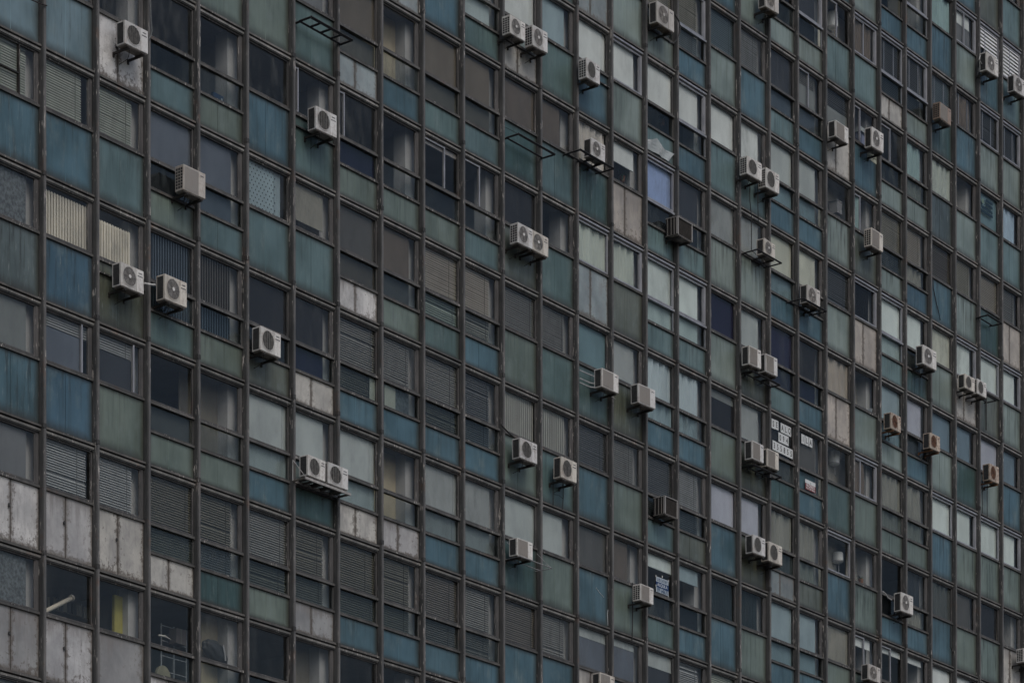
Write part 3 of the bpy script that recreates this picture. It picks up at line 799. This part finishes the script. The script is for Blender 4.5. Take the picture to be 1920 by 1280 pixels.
frame_shelf('steel_bracket', (1852, 593), (1878, 604), -.12, -.46, 'empty black frame on the dark panel at the right edge', hang=.45, w=.016)
frame_shelf('steel_bracket', (1850, 740), (1868, 751), -.12, -.46, 'small empty black frame beside the pair above the beige panel', w=.014)
frame_shelf('steel_bracket', (1410, 705), (1462, 712), -.16, -.45, 'dark frame under the plain pair two floors above the letter cards', w=.014)
frame_shelf('steel_bracket', (1414, 880), (1465, 886), -.16, -.45, 'dark frame under the plain pair beside the letter cards', w=.014)
# the long shelf under the two barred units
a = at(578, 893, -.52); b2 = at(658, 922, -.52)
m = MB(); z = a.z-.05
m.box(a.x-.1, b2.x, -.53, -.49, z-.03, z+.03, 'steel', (.34, .33, .32)); m.box(a.x-.1, b2.x, -.14, -.10, z-.03, z+.03, 'steel', (.2, .19, .18))
for i in range(6):
    x = a.x-.08+(b2.x-a.x+.05)*i/5; m.box(x-.02, x+.02, -.5, -.1, z-.02, z+.02, 'steel', (.10, .09, .08))
sh = tag(m.build('steel_shelf'), 'long dirty steel shelf carrying two white units under the pale blinds', 'shelf')
q = MB(); q.bar((a.x-.1, -.12, z+.0), (a.x-.1, -.12, z+.5), .015, 'steel', (.4, .4, .4)); q.bar((a.x-.1, -.12, z+.5), (a.x-.06, -.5, z+.02), .009, 'steel', (.4, .4, .4)); q.build('stay', sh)

# ------------------------------------------------------------------ pipes and cables
def line(name, pts, y, r, label, col=(.03, .03, .03), cat='cable', grp=None):
    m = MB(); m.tube([at(px, py, yy if isinstance(yy, float) else y) for px, py, *yy_ in pts for yy in [yy_[0] if yy_ else y]], r, 'steel', col, 6)
    return tag(m.build(name), label, cat, grp)
line('cable', [(-8,-8),(20,4),(55,14),(76,22),(88,28)][:0] or [(52,-3),(66,3),(78,8),(88,11)], -.16, .014, 'short dark cable crossing the mullion at the top left corner', (.05,.04,.04))
line('cable', [(1265,28),(1272,38),(1276,50),(1274,62),(1268,76),(1262,82),(1254,80)], -.3, .022, 'thick black cable looping down beside the grimy old unit at the top')
line('pipe', [(1406,343),(1406,375),(1409,408),(1409,470),(1424,482)], -.2, .013, 'thin black pipe running from the left rusty footed unit down to the wire frame', cat='pipe')
line('pipe', [(1421,346),(1421,385),(1422,420)], -.2, .013, 'shorter thin black pipe below the right rusty footed unit', cat='pipe')
line('pipe', [(1037,878),(1037,915),(1037,948)], -.13, .012, 'left drain pipe on the teal panel below the barred unit', cat='pipe')
line('pipe', [(1056,900),(1056,930),(1055,955)], -.13, .012, 'right drain pipe on the teal panel below the barred unit', cat='pipe')
line('pipe', [(1037,926),(1048,928),(1056,935)], -.13, .006, 'thin wire linking the two drain pipes below the barred unit', cat='pipe')
line('cable', [(1186,1092),(1186,1130),(1186,1165),(1185,1200)], -.08, .016, 'straight black cable hanging down the grey green panel left of the rental sign')
line('cable', [(1749,520),(1750,540),(1755,565),(1760,585),(1763,600)], -.03, .014, 'curved black cable across the blue panel at right')
line('cable', [(1782,1170),(1783,1190),(1782,1212),(1786,1221),(1792,1223)], -.06, .016, 'black cable hanging in a hook shape on the blue panel at lower right')
line('pipe', [(1849,728),(1849,770),(1849,806)], -.14, .022, 'thick black pipe down the dirty olive panel near the right edge', cat='pipe')
line('pipe', [(1842,892),(1842,930),(1842,962)], -.14, .012, 'left pipe below the rusted unit at the far right', cat='pipe')
line('pipe', [(1851,902),(1851,935),(1851,972)], -.14, .012, 'right pipe below the rusted unit at the far right', cat='pipe')
line('pipe', [(1666,800),(1667,826)], -.1, .014, 'short pipe below the leftmost rusted unit', cat='pipe')
for i, dy in enumerate((0, 15, 23)):
    line('pipe', [(1087,694+dy),(1105,702+dy),(1122,709+dy*.8),(1131,712+dy*.7)], -.22, .016, ('upper', 'middle', 'lowest')[i]+' of three pale pipes feeding the plain unit over the teal panel', (.42,.43,.44), 'pipe')
line('pipe', [(1133,735),(1145,742),(1153,748)], -.2, .02, 'pale insulated pipe end under the unit fed by three pipes', (.3,.3,.28), 'pipe')
line('pipe', [(270,531),(280,533),(291,534)], -.36, .022, 'pale insulated pipe joining the two units below the striped slats', (.6,.6,.58), 'pipe')
line('pipe', [(1655,1108),(1660,1112),(1665,1120),(1672,1124)], -.2, .018, 'pale bent pipe entering the unit in front of the black window', (.5,.5,.5), 'pipe')
line('pipe', [(1838,104),(1836,112),(1841,120)], -.34, .015, 'pale bent pipe behind the left unit below the white louvres', (.5,.5,.5), 'pipe')
line('cable', [(939,796),(946,803),(955,812),(964,820)], -.18, .02, 'frayed black cable at the mullion above the barred unit at centre')
line('cable', [(282,0),(283,30),(285,58),(283,68),(278,74)], -.18, .012, 'thin grey cable looping behind the unit at top left', (.16,.17,.17))
line('cable', [(0,-10),(1,-11)], -.1, .002, 'x') if False else None
line('cable', [(1065,893),(1067,900),(1073,902),(1076,895)], -.36, .012, 'small black hose loop under the barred unit with drain pipes')

# ------------------------------------------------------------------ writing
def text_mesh(body, size, width, mat_name, col, name, loc, parent=None, bold=0.):
    cu = bpy.data.curves.new(name, 'FONT'); cu.body = body; cu.size = size; cu.align_x = 'CENTER'; cu.align_y = 'CENTER'
    cu.extrude = .001; cu.offset = bold
    t = bpy.data.objects.new(name, cu); COL.objects.link(t)
    dg = bpy.context.evaluated_depsgraph_get()
    me = bpy.data.meshes.new_from_object(t.evaluated_get(dg)); bpy.data.objects.remove(t)
    xs = [v.co.x for v in me.vertices]; wd_ = max(xs)-min(xs); k = width/wd_ if width and width > 0 else (-width if width else 1)
    ys = [v.co.y for v in me.vertices]; cy = (max(ys)+min(ys))/2; cxx = (max(xs)+min(xs))/2
    for v in me.vertices: v.co = ((v.co.x-cxx)*k, -v.co.z, v.co.y-cy)
    ca = me.attributes.new('Col', 'FLOAT_COLOR', 'POINT'); ca.data.foreach_set('color', list((*col, 1))*len(me.vertices))
    me.materials.clear(); me.materials.append(MATS[mat_name])
    o = bpy.data.objects.new(name, me); COL.objects.link(o)
    o.parent = parent
    o.location = Vector(loc)-(Vector(parent['_w']) if parent else Vector((0, 0, 0)))
    return o
def card(ch, px, py, w, h, label):
    p = at(px, py, .022)
    m = MB(); m.box(p.x, p.x+w, .016, .019, p.z-h, p.z, 'paper', (.60, .63, .64)); o = m.build('letter_card')
    tag(o, label, 'card', 'white letter and digit cards stuck to the window')
    text_mesh(ch, h*.84, -.72, 'paper', (.02, .02, .02), 'letter', (p.x+w/2, .014, p.z-h/2), o, .003)
def Z(zx, zy): return 1440+zx/7.53, 770+zy/7.53
for ch, zx, zy, lb in (('S',55,104,'white card with letter S at the start of the top row'), ('E',108,122,'white card with letter E, second in the top row'),
    ('A',193,165,'white card with letter A in the wider window, before the L'), ('L',247,190,'white card with letter L between the A and the Q'), ('Q',300,215,'white card with letter Q at the end of the top row'),
    ('0',160,300,'white card with digit 0 at the start of the middle row'), ('9',210,322,'white card with digit 9, the only nine'), ('4',262,345,'white card with digit 4, the only four'),
    ('3',70,410,'white card with digit 3 at the start of the bottom row'), ('5',121,435,'white card with digit 5 right after the 3'), ('5',172,458,'white card with digit 5 just before the 8'),
    ('8',223,482,'white card with digit 8, the only eight'), ('5',274,506,'white card with digit 5 just after the 8'), ('5',325,530,'white card with digit 5 at the end of the bottom row'),
    ('I',470,322,'white card with letter I on the right hand window'), ('L',524,348,'white card with letter L on the right hand window'), ('A',578,372,'white card with letter A on the right hand window')):
    qx, qy = Z(zx, zy)
    if zx < 400: qx = 1446.5+(qx-1447.3)*.93
    card(ch, qx, qy, .19, .28, lb)
# rental sign, blue and white
def S2(zx, zy): return 1210+zx/16, 1050+zy/16
p0 = at(*S2(318, 470), .02); p1 = at(*S2(318, 930), .02); p2 = at(*S2(690, 640), .02)
wS, hS = p2.x-p0.x, p0.z-p1.z
m = MB(); m.box(p0.x, p2.x, .016, .019, p1.z, p0.z, 'paper', (.40, .47, .53)); sg = m.build('rental_sign')
tag(sg, 'blue and white rental sign reading ALQUILA taped inside a dark window', 'sign')
m = MB(); m.box(p0.x-.006, p2.x+.006, .0135, .016, p1.z+hS*.31, p1.z+hS*.67, 'paper', (.02, .05, .13)); m.build('blue_band', sg)
for (dx, dz) in ((-.03, .0), (wS-.03, .0), (-.03, -hS*.62), (wS-.04, -hS-.02), (wS*.45, .05)):
    m = MB(); m.box(p0.x+dx, p0.x+dx+.05, .012, .0135, p0.z+dz-.03, p0.z+dz+.03, 'paper', (.42, .44, .42)); m.build('tape', sg)
xc = (p0.x+p2.x)/2
text_mesh('LUIS CATURT', .12, wS*.86, 'paper', (.03, .07, .15), 'top_line', (xc, .0125, p0.z-hS*.17), sg, .0)
text_mesh('ALQUILA', .125, wS*.80, 'paper', (.6, .66, .72), 'middle_line', (xc, .0105, p1.z+hS*.485), sg, .001)
text_mesh('099 648670', .17, wS*.86, 'paper', (.03, .07, .15), 'phone_line', (xc, .0125, p1.z+hS*.16), sg, .001)
# small red and white sign
p0 = at(1509.5, 897, .01); p1 = at(1509.5, 916, .01); p2 = at(1528.5, 905, .01); wS, hS = p2.x-p0.x, p0.z-p1.z
m = MB(); m.box(p0.x, p2.x, .003, .006, p1.z, p0.z, 'paper', (.62, .65, .66)); sg = m.build('letting_sign')
tag(sg, 'small red and white letting sign leaning in the lower pane under the letter cards', 'sign')
m = MB(); m.box(p0.x-.003, p2.x+.003, .001, .003, p1.z-.002, p1.z+hS*.62, 'paper', (.17, .05, .055)); m.build('red_band', sg)
xc = (p0.x+p2.x)/2
text_mesh('ALQUILO', .12, wS*.84, 'paper', (.75, .72, .72), 'top_line', (xc, -.0015, p1.z+hS*.43), sg, .003)
text_mesh('PDV DPI 0NE', .08, wS*.84, 'paper', (.7, .66, .66), 'bottom_line', (xc, -.0015, p1.z+hS*.16), sg, .001)
m = MB(); m.add([(xc-.04, .0, p0.z-.10), (xc+.04, .0, p0.z-.10), (xc, .0, p0.z-.035)], [(0, 1, 2)], 'paper', (.35, .42, .38)); m.build('emblem', sg)
# dark printed lines on the blue window
sg = None
for i, (xa, ya, xb) in enumerate(((410, 352, 545), (410, 428, 542), (320, 468, 542), (320, 542, 545))):
    a_ = at(1810+xa/10.66, 340+ya/10.66, .02); b_ = at(1810+xb/10.66, 340+ya/10.66, .02)
    if sg is None:
        e0 = at(1810+330/10.66, 340+312/10.66, .02); m = MB(); m.tube([(e0.x+.07, .021, e0.z-.12), (e0.x+.07, .017, e0.z-.12)], .085, 'paper', (.14, .2, .17), 14)
        sg = m.build('window_lettering'); tag(sg, 'four dark printed lines and a pale round emblem on the blue window at right', 'lettering')
    m = MB(); x = a_.x; rs = random.Random(i+3)
    while x < b_.x-.02:
        w_ = rs.uniform(.03, .06); m.box(x, min(x+w_, b_.x), .015, .018, a_.z-.085-rs.uniform(0, .012), a_.z, 'paper', (.02, .045, .07)); x += w_+.006
    m.box(a_.x, b_.x, .0165, .0185, a_.z-.07, a_.z-.015, 'paper', (.02, .05, .08))
    m.build('text_line', sg)
# cream sticker with dark arcs
a_ = at(1626, 279, -.006); b_ = at(1626, 297, -.006); c_ = at(1644, 300, -.006)
m = MB(); m.box(a_.x, c_.x, -.012, -.008, b_.z, a_.z, 'paper', (.44, .46, .38)); sg = m.build('sticker')
tag(sg, 'cream square sticker with curling dark lines on the blue panel under a unit', 'sticker')
m = MB(); wS, hS = c_.x-a_.x, a_.z-b_.z
for cx_, cz_, r_, t0, t1 in ((.75, .95, .55, 3.4, 4.9), (.75, .95, .40, 3.3, 5.2), (.2, .75, .18, 1.2, 4.2), (.35, .2, .3, .2, 2.6), (.8, .2, .25, .6, 3.2), (.25, .3, .12, 0, 5)):
    m.tube([(a_.x+wS*min(.97, max(.03, cx_+r_*math.cos(t))), -.014, b_.z+hS*min(.97, max(.03, cz_+r_*math.sin(t)))) for t in [t0+(t1-t0)*i/10 for i in range(11)]], .008, 'paper', (.16, .17, .14), 4)
m.build('pattern', sg)

# ------------------------------------------------------------------ things seen through the windows
def heater(px, py0, py1, y, label, wpx=None):
    a = at(px, py0, y); b = at(px, py1, y); r = .17; h = a.z-b.z
    m = MB(); n = [(r*.3, 0), (r*.75, .02), (r, .06), (r, h-.06), (r*.8, h-.02), (r*.3, h)]
    m.tube([(a.x, y, b.z+z) for _, z in n], [q for q, _ in n], 'plastic', (.72, .74, .72), 20)
    o = m.build('water_heater', smooth=False); tag(o, label, 'water heater', 'white water heaters behind the windows')
    m = MB(); m.tube([(a.x+.05, y, b.z), (a.x+.05, y, b.z-.25), (a.x+.12, y, b.z-.3)], .012, 'steel', (.4, .4, .4), 6); m.build('pipe', o)
    m = MB(); m.tube([(a.x, y, b.z+.05), (a.x, y, b.z+.08)], r*1.02, 'plastic', (.4, .4, .4), 20); m.build('seam', o)
heater(1561, 22, 56, .42, 'white cylindrical water heater in the window at the top right')
heater(1564, 843, 873, .42, 'white cylindrical water heater hanging in the grey room right of the letter cards')
heater(1571, 1034, 1056, .42, 'small white water heater in the aluminium framed window at lower right')
def blob(name, c, rad, mat, col, label, cat, seed, n=40, kid=None):
    pass
def leafy(name, px, py, y, s, label, seed, n=26, pot=True, col=(.03, .06, .03), grp='potted plants behind the glass'):
    p = at(px, py, y); rs = random.Random(seed); root = empty(name, p); tag(root, label, 'plant', grp)
    m = MB()
    for i in range(n):
        a = rs.uniform(0, 6.28); L = s*rs.uniform(.5, 1.1); up_ = rs.uniform(.3, 1.2); w = s*.07
        pts = []
        for k in range(5):
            t = k/4; pts.append(Vector((p.x+math.cos(a)*L*t*.7, y+math.sin(a)*L*t*.35, p.z+L*up_*t-(L*.9*t*t))))
        sd_ = Vector((-math.sin(a), math.cos(a)*.4, .5)).normalized()
        vs = []
        for k, q in enumerate(pts): ww = w*(1-abs(k/4-.45)*1.7+.05); vs += [q-sd_*max(.003, ww), q+sd_*max(.003, ww)]
        m.add(vs, [(2*k, 2*k+1, 2*k+3, 2*k+2) for k in range(4)], 'plaster', tuple(v*rs.uniform(.6, 1.5) for v in col))
    m.build('leaves', root)
    if pot:
        m = MB(); m.tube([(p.x, y, p.z-.16), (p.x, y, p.z)], [.06, .085], 'plaster', (.2, .1, .06), 12); m.build('pot', root)
leafy('potted_plant', 1167, 331, .35, .42, 'dark spiky plant under the half drawn white blind', 1)
leafy('potted_plant', 1614, 1085, .3, .26, 'small round leafed plant on the sill of the grey window at lower right', 2)
leafy('potted_plant', 1242, 225, .35, .36, 'dark plant behind the open band below the white blind', 3)
leafy('potted_plant', 1300, 262, .35, .36, 'dark plant to the right, below the aluminium framed white blind', 4)
# blue box file on the sill
p = at(397, 187, .2); root = empty('box_file', p); tag(root, 'dark blue box file with a white label on a window sill at upper left', 'box file')
m = MB(); m.box(p.x, p.x+.34, .14, .22, p.z-.02, p.z+.17, 'plastic', (.02, .05, .11)); m.build('case', root)
m = MB(); m.box(p.x+.255, p.x+.30, .134, .139, p.z+.0, p.z+.10, 'paper', (.6, .62, .62)); m.build('label', root)
# torn cloth on the panel
tp = [(1213,261),(1222,262),(1232,259),(1236,264),(1241,275),(1247,281),(1256,284),(1263,289)]
bp_ = [(1213,279),(1222,283),(1232,289),(1236,291),(1241,295),(1247,299),(1252,303),(1263,291)]
m = MB(); vs = []; ox = XL(14)+.01-at(1213, 262, -.03).x
for i, (p_, q_) in enumerate(zip(tp, bp_)):
    A_, B_ = at(*p_, -.03), at(*q_, -.03)
    for k in range(5):
        v_ = A_.lerp(B_, k/4); vs.append((v_.x+max(0, ox), -.035-.02*math.sin(i*1.9+k*.8), v_.z))
fs = [(i*5+k, i*5+k+1, (i+1)*5+k+1, (i+1)*5+k) for i in range(len(tp)-1) for k in range(4)]
m.add(vs, fs, 'fabric', (.36, .40, .41)); m.add([(x, y+.004, z) for x, y, z in vs], [f[::-1] for f in fs], 'fabric', (.44, .47, .48))
tag(m.build('torn_cloth'), 'torn pale cloth draped over the teal panel above the lilac blue window', 'cloth')
# rolled paper tube and shelves of binders in the bottom left office
a_ = at(84, 1146, .5); b_ = at(133, 1121, .5)
m = MB(); m.tube([a_, b_], .05, 'paper', (.62, .57, .46), 14); m.tube([b_, b_+(b_-a_).normalized()*.05], .075, 'paper', (.5, .46, .4), 14)
tag(m.build('cardboard_tube'), 'long cream cardboard tube leaning behind the open window at lower left', 'tube')
def shelf_unit(b0, r, y, x0, x1, zs_, label, seed, cat='shelf', name='bookshelf', bookc=None):
    root = empty(name, (x0, y, zs_[0]-.4)); tag(root, label, cat)
    for z in zs_:
        m = MB(); m.box(x0, x1, y, y+.3, z-.025, z, 'plastic', (.12, .11, .10)); m.build('shelf_board', root)
    m = MB(); m.box(x0-.03, x0, y, y+.3, zs_[0]-.5, zs_[-1]+.45, 'plastic', (.1, .1, .1)); m.box(x1, x1+.03, y, y+.3, zs_[0]-.5, zs_[-1]+.45, 'plastic', (.1, .1, .1)); m.build('side_board', root)
    rs = random.Random(seed)
    m = MB()
    for z in zs_:
        x = x0+.03
        while x < x1-.08:
            w_ = rs.uniform(.035, .07); h = rs.uniform(.22, .31); ln = rs.uniform(-.05, .05) if rs.random() < .3 else 0
            if rs.random() < .85:
                cl = rs.choice(((.5, .5, .47), (.42, .43, .42), (.06, .06, .07), (.09, .1, .12), (.3, .3, .28)))
                m.add([(x, y+.02, z), (x+w_, y+.02, z), (x+w_+ln, y+.02, z+h), (x+ln, y+.02, z+h), (x, y+.26, z), (x+w_, y+.26, z), (x+w_+ln, y+.26, z+h), (x+ln, y+.26, z+h)],
                      [(0, 1, 2, 3), (4, 7, 6, 5), (0, 3, 7, 4), (1, 5, 6, 2), (3, 2, 6, 7), (0, 4, 5, 1)], 'paper', cl)
            x += w_+.008
    tag(m.build('binders', root), kind='stuff')
zb = zh(4)
shelf_unit(0, 4, 1.5, MX[0]+.6, MX[2]+.9, (zb-1.15, zb-.62), 'tall rack of white and black binders in the dark office at lower left', 5)
# yellow cabinet
pA = at(210, 1150, .5); pB = at(227, 1150, .5)
m = MB(); m.box(pA.x, pB.x, .42, .5, zh(5)+.15, zh(4)-.3, 'plastic', (.34, .31, .09)); o = m.build('cabinet')
tag(o, 'narrow yellow cabinet between the binders and the pale wall at lower left', 'cabinet')
m = MB(); m.box(pA.x+.02, pB.x-.02, .414, .42, zh(5)+.2, zh(4)-.35, 'plastic', (.36, .33, .09)); m.build('door', o)
m = MB(); m.box(pB.x-.05, pB.x-.035, .40, .414, zh(4)-1.3, zh(4)-1.15, 'steel', (.3, .3, .3)); m.build('handle', o)
m = MB(); m.box(pB.x+.02, MX[2]-.31, .5, .58, zh(5)+.15, zh(4)-.12, 'plaster', (.40, .39, .33)); o = m.build('room_divider'); tag(o, 'pale olive board standing right of the yellow cabinet', 'room divider')
m = MB(); m.box(pB.x+.02, MX[2]-.31, .485, .5, zh(5)+.15, zh(5)+.25, 'plastic', (.2, .2, .18)); m.build('foot', o)
# metal rack and chair in the third office
x0 = at(303, 1170, .9).x; root = empty('metal_rack', (x0, .9, zh(5)+.2)); tag(root, 'thin metal rack with crossing bars in the dark window at bottom left', 'rack')
for i in range(3): m = MB(); m.box(x0+i*.42-.012, x0+i*.42+.012, .9, .93, zh(5)+.2, zh(4)-.45, 'steel', (.45, .46, .46)); m.build('upright', root)
for i in range(4): m = MB(); m.box(x0, x0+.84, .905, .925, zh(4)-.5-i*.35, zh(4)-.48-i*.35, 'steel', (.42, .43, .43)); m.build('crossbar', root)
p = at(331, 1176, .6); root = empty('cardboard_box', p); tag(root, 'brownish carton on the rack in the bottom left office', 'box')
m = MB(); m.box(p.x, p.x+.32, .6, .85, p.z-.35, p.z+.0, 'paper', (.15, .13, .115)); m.build('carton', root)
m = MB(); m.box(p.x+.13, p.x+.18, .597, .6, p.z-.35, p.z, 'paper', (.2, .18, .15)); m.build('tape', root)
p = at(262, 1197, .2); m = MB(); m.tube([at(297, 1190, .2), at(309, 1192, .2), at(320, 1198, .2)], [.02, .028, .01], 'paper', (.42, .41, .36), 8)
tag(m.build('crumpled_paper'), 'crumpled cream paper on the sill of the rack window', 'paper')
# chair seen through the lower pane
p = at(313, 1262, .45); root = empty('office_chair', (p.x, .6, zh(5)+.14)); tag(root, 'cream rounded chair back against dark furniture at the bottom left', 'chair')
m = MB(); n = 14
vs = []
for yy in (.55, .62):
    for j in range(n): t = math.pi*j/(n-1); vs.append((p.x+.24*math.cos(t), yy, p.z-.1+.30*math.sin(t)))
m.add(vs, [tuple(range(n)), tuple(range(n, 2*n))[::-1]]+[(j, n+j, n+(j+1) % n, (j+1) % n) for j in range(n)], 'fabric', (.36, .33, .23)); m.build('backrest', root)
m = MB(); m.box(p.x-.24, p.x+.24, .62, 1.05, p.z-.32, p.z-.24, 'fabric', (.45, .4, .3)); m.build('seat', root)
m = MB(); m.tube([(p.x, .85, zh(5)+.14), (p.x, .85, p.z-.32)], .03, 'steel', (.1, .1, .1), 10); m.build('post', root)
# black bag on the sill
c0 = at(410, 1222, .22); rs = random.Random(3); bm_ = bmesh.new(); bmesh.ops.create_icosphere(bm_, subdivisions=4, radius=1)
from mathutils import noise as mn
for v in bm_.verts:
    q = v.co.copy(); d = 1+.22*mn.noise(q*1.6)+.10*mn.noise(Vector((q.x*9, q.y*2, q.z*2)))
    v.co = Vector((q.x*.40*d, q.y*.16*d, (q.z*.27*d if q.z > 0 else q.z*.2)-.12*q.x))
m = MB(); m.add([(v.co.x+c0.x, v.co.y+.32, v.co.z+c0.z-.02) for v in bm_.verts], [tuple(v.index for v in f.verts) for f in bm_.faces], 'plastic', (.035, .04, .042)); bm_.free()
root = m.build('bag', smooth=True); tag(root, 'bulging black bag with pale straps in the window at bottom left', 'bag')
m = MB(); m.tube([(c0.x+.1, .17, c0.z+.18), (c0.x+.12, .14, c0.z), (c0.x+.16, .15, c0.z-.18)], .02, 'fabric', (.35, .36, .36), 6); m.build('strap', root)
# cream papers in two lower panes
for (px0, px1, py, b_, r_, lb) in ((692, 707, 709, 6, 1, 'left cream paper sheet standing in a lower pane at centre left'), (720, 741, 722, 7, 1, 'right cream paper sheet standing in a lower pane at centre left')):
    a_ = at(px0, py, .05); c_ = at(px1, py, .05); m = MB(); zt_ = zh(r_)-ZT-.06; m.box(a_.x, c_.x, .045, .05, zh(r_)-ZS+.04, zt_, 'paper', (.46, .46, .38)); m.box(a_.x, a_.x+.012, .04, .05, zh(r_)-ZS+.04, zt_, 'paper', (.3, .3, .25)); tag(m.build('paper_sheet'), lb, 'paper', 'cream sheets in the lower panes')
# valances / folded shades hanging at bottom right, machine behind glass, box on sill, striped awning slats
p = at(1612, 262, .3); root = empty('photocopier', p); tag(root, 'grey blue office machine behind the sliding window beside a unit', 'machine')
m = MB(); m.box(p.x-.05, p.x+.42, .28, .6, p.z-.35, p.z+.25, 'plastic', (.12, .14, .2)); m.build('body', root)
m = MB(); m.box(p.x-.08, p.x+.40, .22, .6, p.z+.25, p.z+.38, 'plastic', (.42, .45, .44)); m.build('lid', root)
m = MB(); m.box(p.x+.1, p.x+.34, .272, .28, p.z-.1, p.z+.18, 'plastic', (.22, .24, .34)); m.build('tray', root)
p = at(1563, 392, .3); root = empty('storage_box', p); tag(root, 'small grey box with a dark side on the sill of the grey room at right', 'box')
m = MB(); m.box(p.x+.05, p.x+.34, .2, .5, p.z-.1, p.z+.26, 'plastic', (.22, .22, .22)); m.build('carton', root)
m = MB(); m.box(p.x+.03, p.x+.36, .19, .51, p.z+.26, p.z+.30, 'plastic', (.16, .16, .16)); m.build('lid', root)
p = at(1634, 771, .1); m = MB(); m.box(p.x, p.x+.25, .09, .3, p.z-.12, p.z+.10, 'plastic', (.38, .42, .44)); m.box(p.x+.03, p.x+.22, .085, .09, p.z-.09, p.z+.05, 'plastic', (.03, .03, .04)); tag(m.build('small_monitor'), 'little pale framed screen on the sill beside the grey green panel', 'screen')
# white louvres, top right
def louvre(b, r, d, label):
    x0, x1, z1 = XL(b)+.06, XR(b)-.1, zh(r)-.22
    m = MB(); z = z1; 
    while z > z1-d:
        m.add([(x0, -.01, z-.085), (x1, -.01, z-.085), (x1, .018, z), (x0, .018, z)], [(0, 1, 2, 3)], 'plastic', (.78, .8, .82)); m.add([(x0, -.006, z-.087), (x1, -.006, z-.087), (x1, .022, z-.002), (x0, .022, z-.002)], [(3, 2, 1, 0)], 'plastic', (.6, .62, .65)); z -= .12
    o = m.build('louvre_shutter'); tag(o, label, 'shutter', 'white louvre shutters')
    m = MB(); m.box(x0+.01, x0+.03, .022, .03, z1-d, z1, 'aluminium'); m.box(x1-.03, x1-.01, .022, .03, z1-d, z1, 'aluminium'); m.build('rail', o)
louvre(26, -6, .62, 'left white louvre shutter, half lowered, at the top right corner')
louvre(27, -6, 1.1, 'right white louvre shutter, fully lowered, at the top right corner')
# cracks taped over the blue panel
for i, pts in enumerate(([(1117.5,1101),(1124,1110),(1132,1119)], [(1144,1092),(1142,1105),(1140,1120),(1141,1135),(1139,1150),(1140,1172)])):
    line('sealant_line', pts, -.004, .007, ('short white sealant streak', 'long white sealant line down the right side')[i]+' of the cracked blue panel at lower centre', (.6,.63,.65), 'sealant')
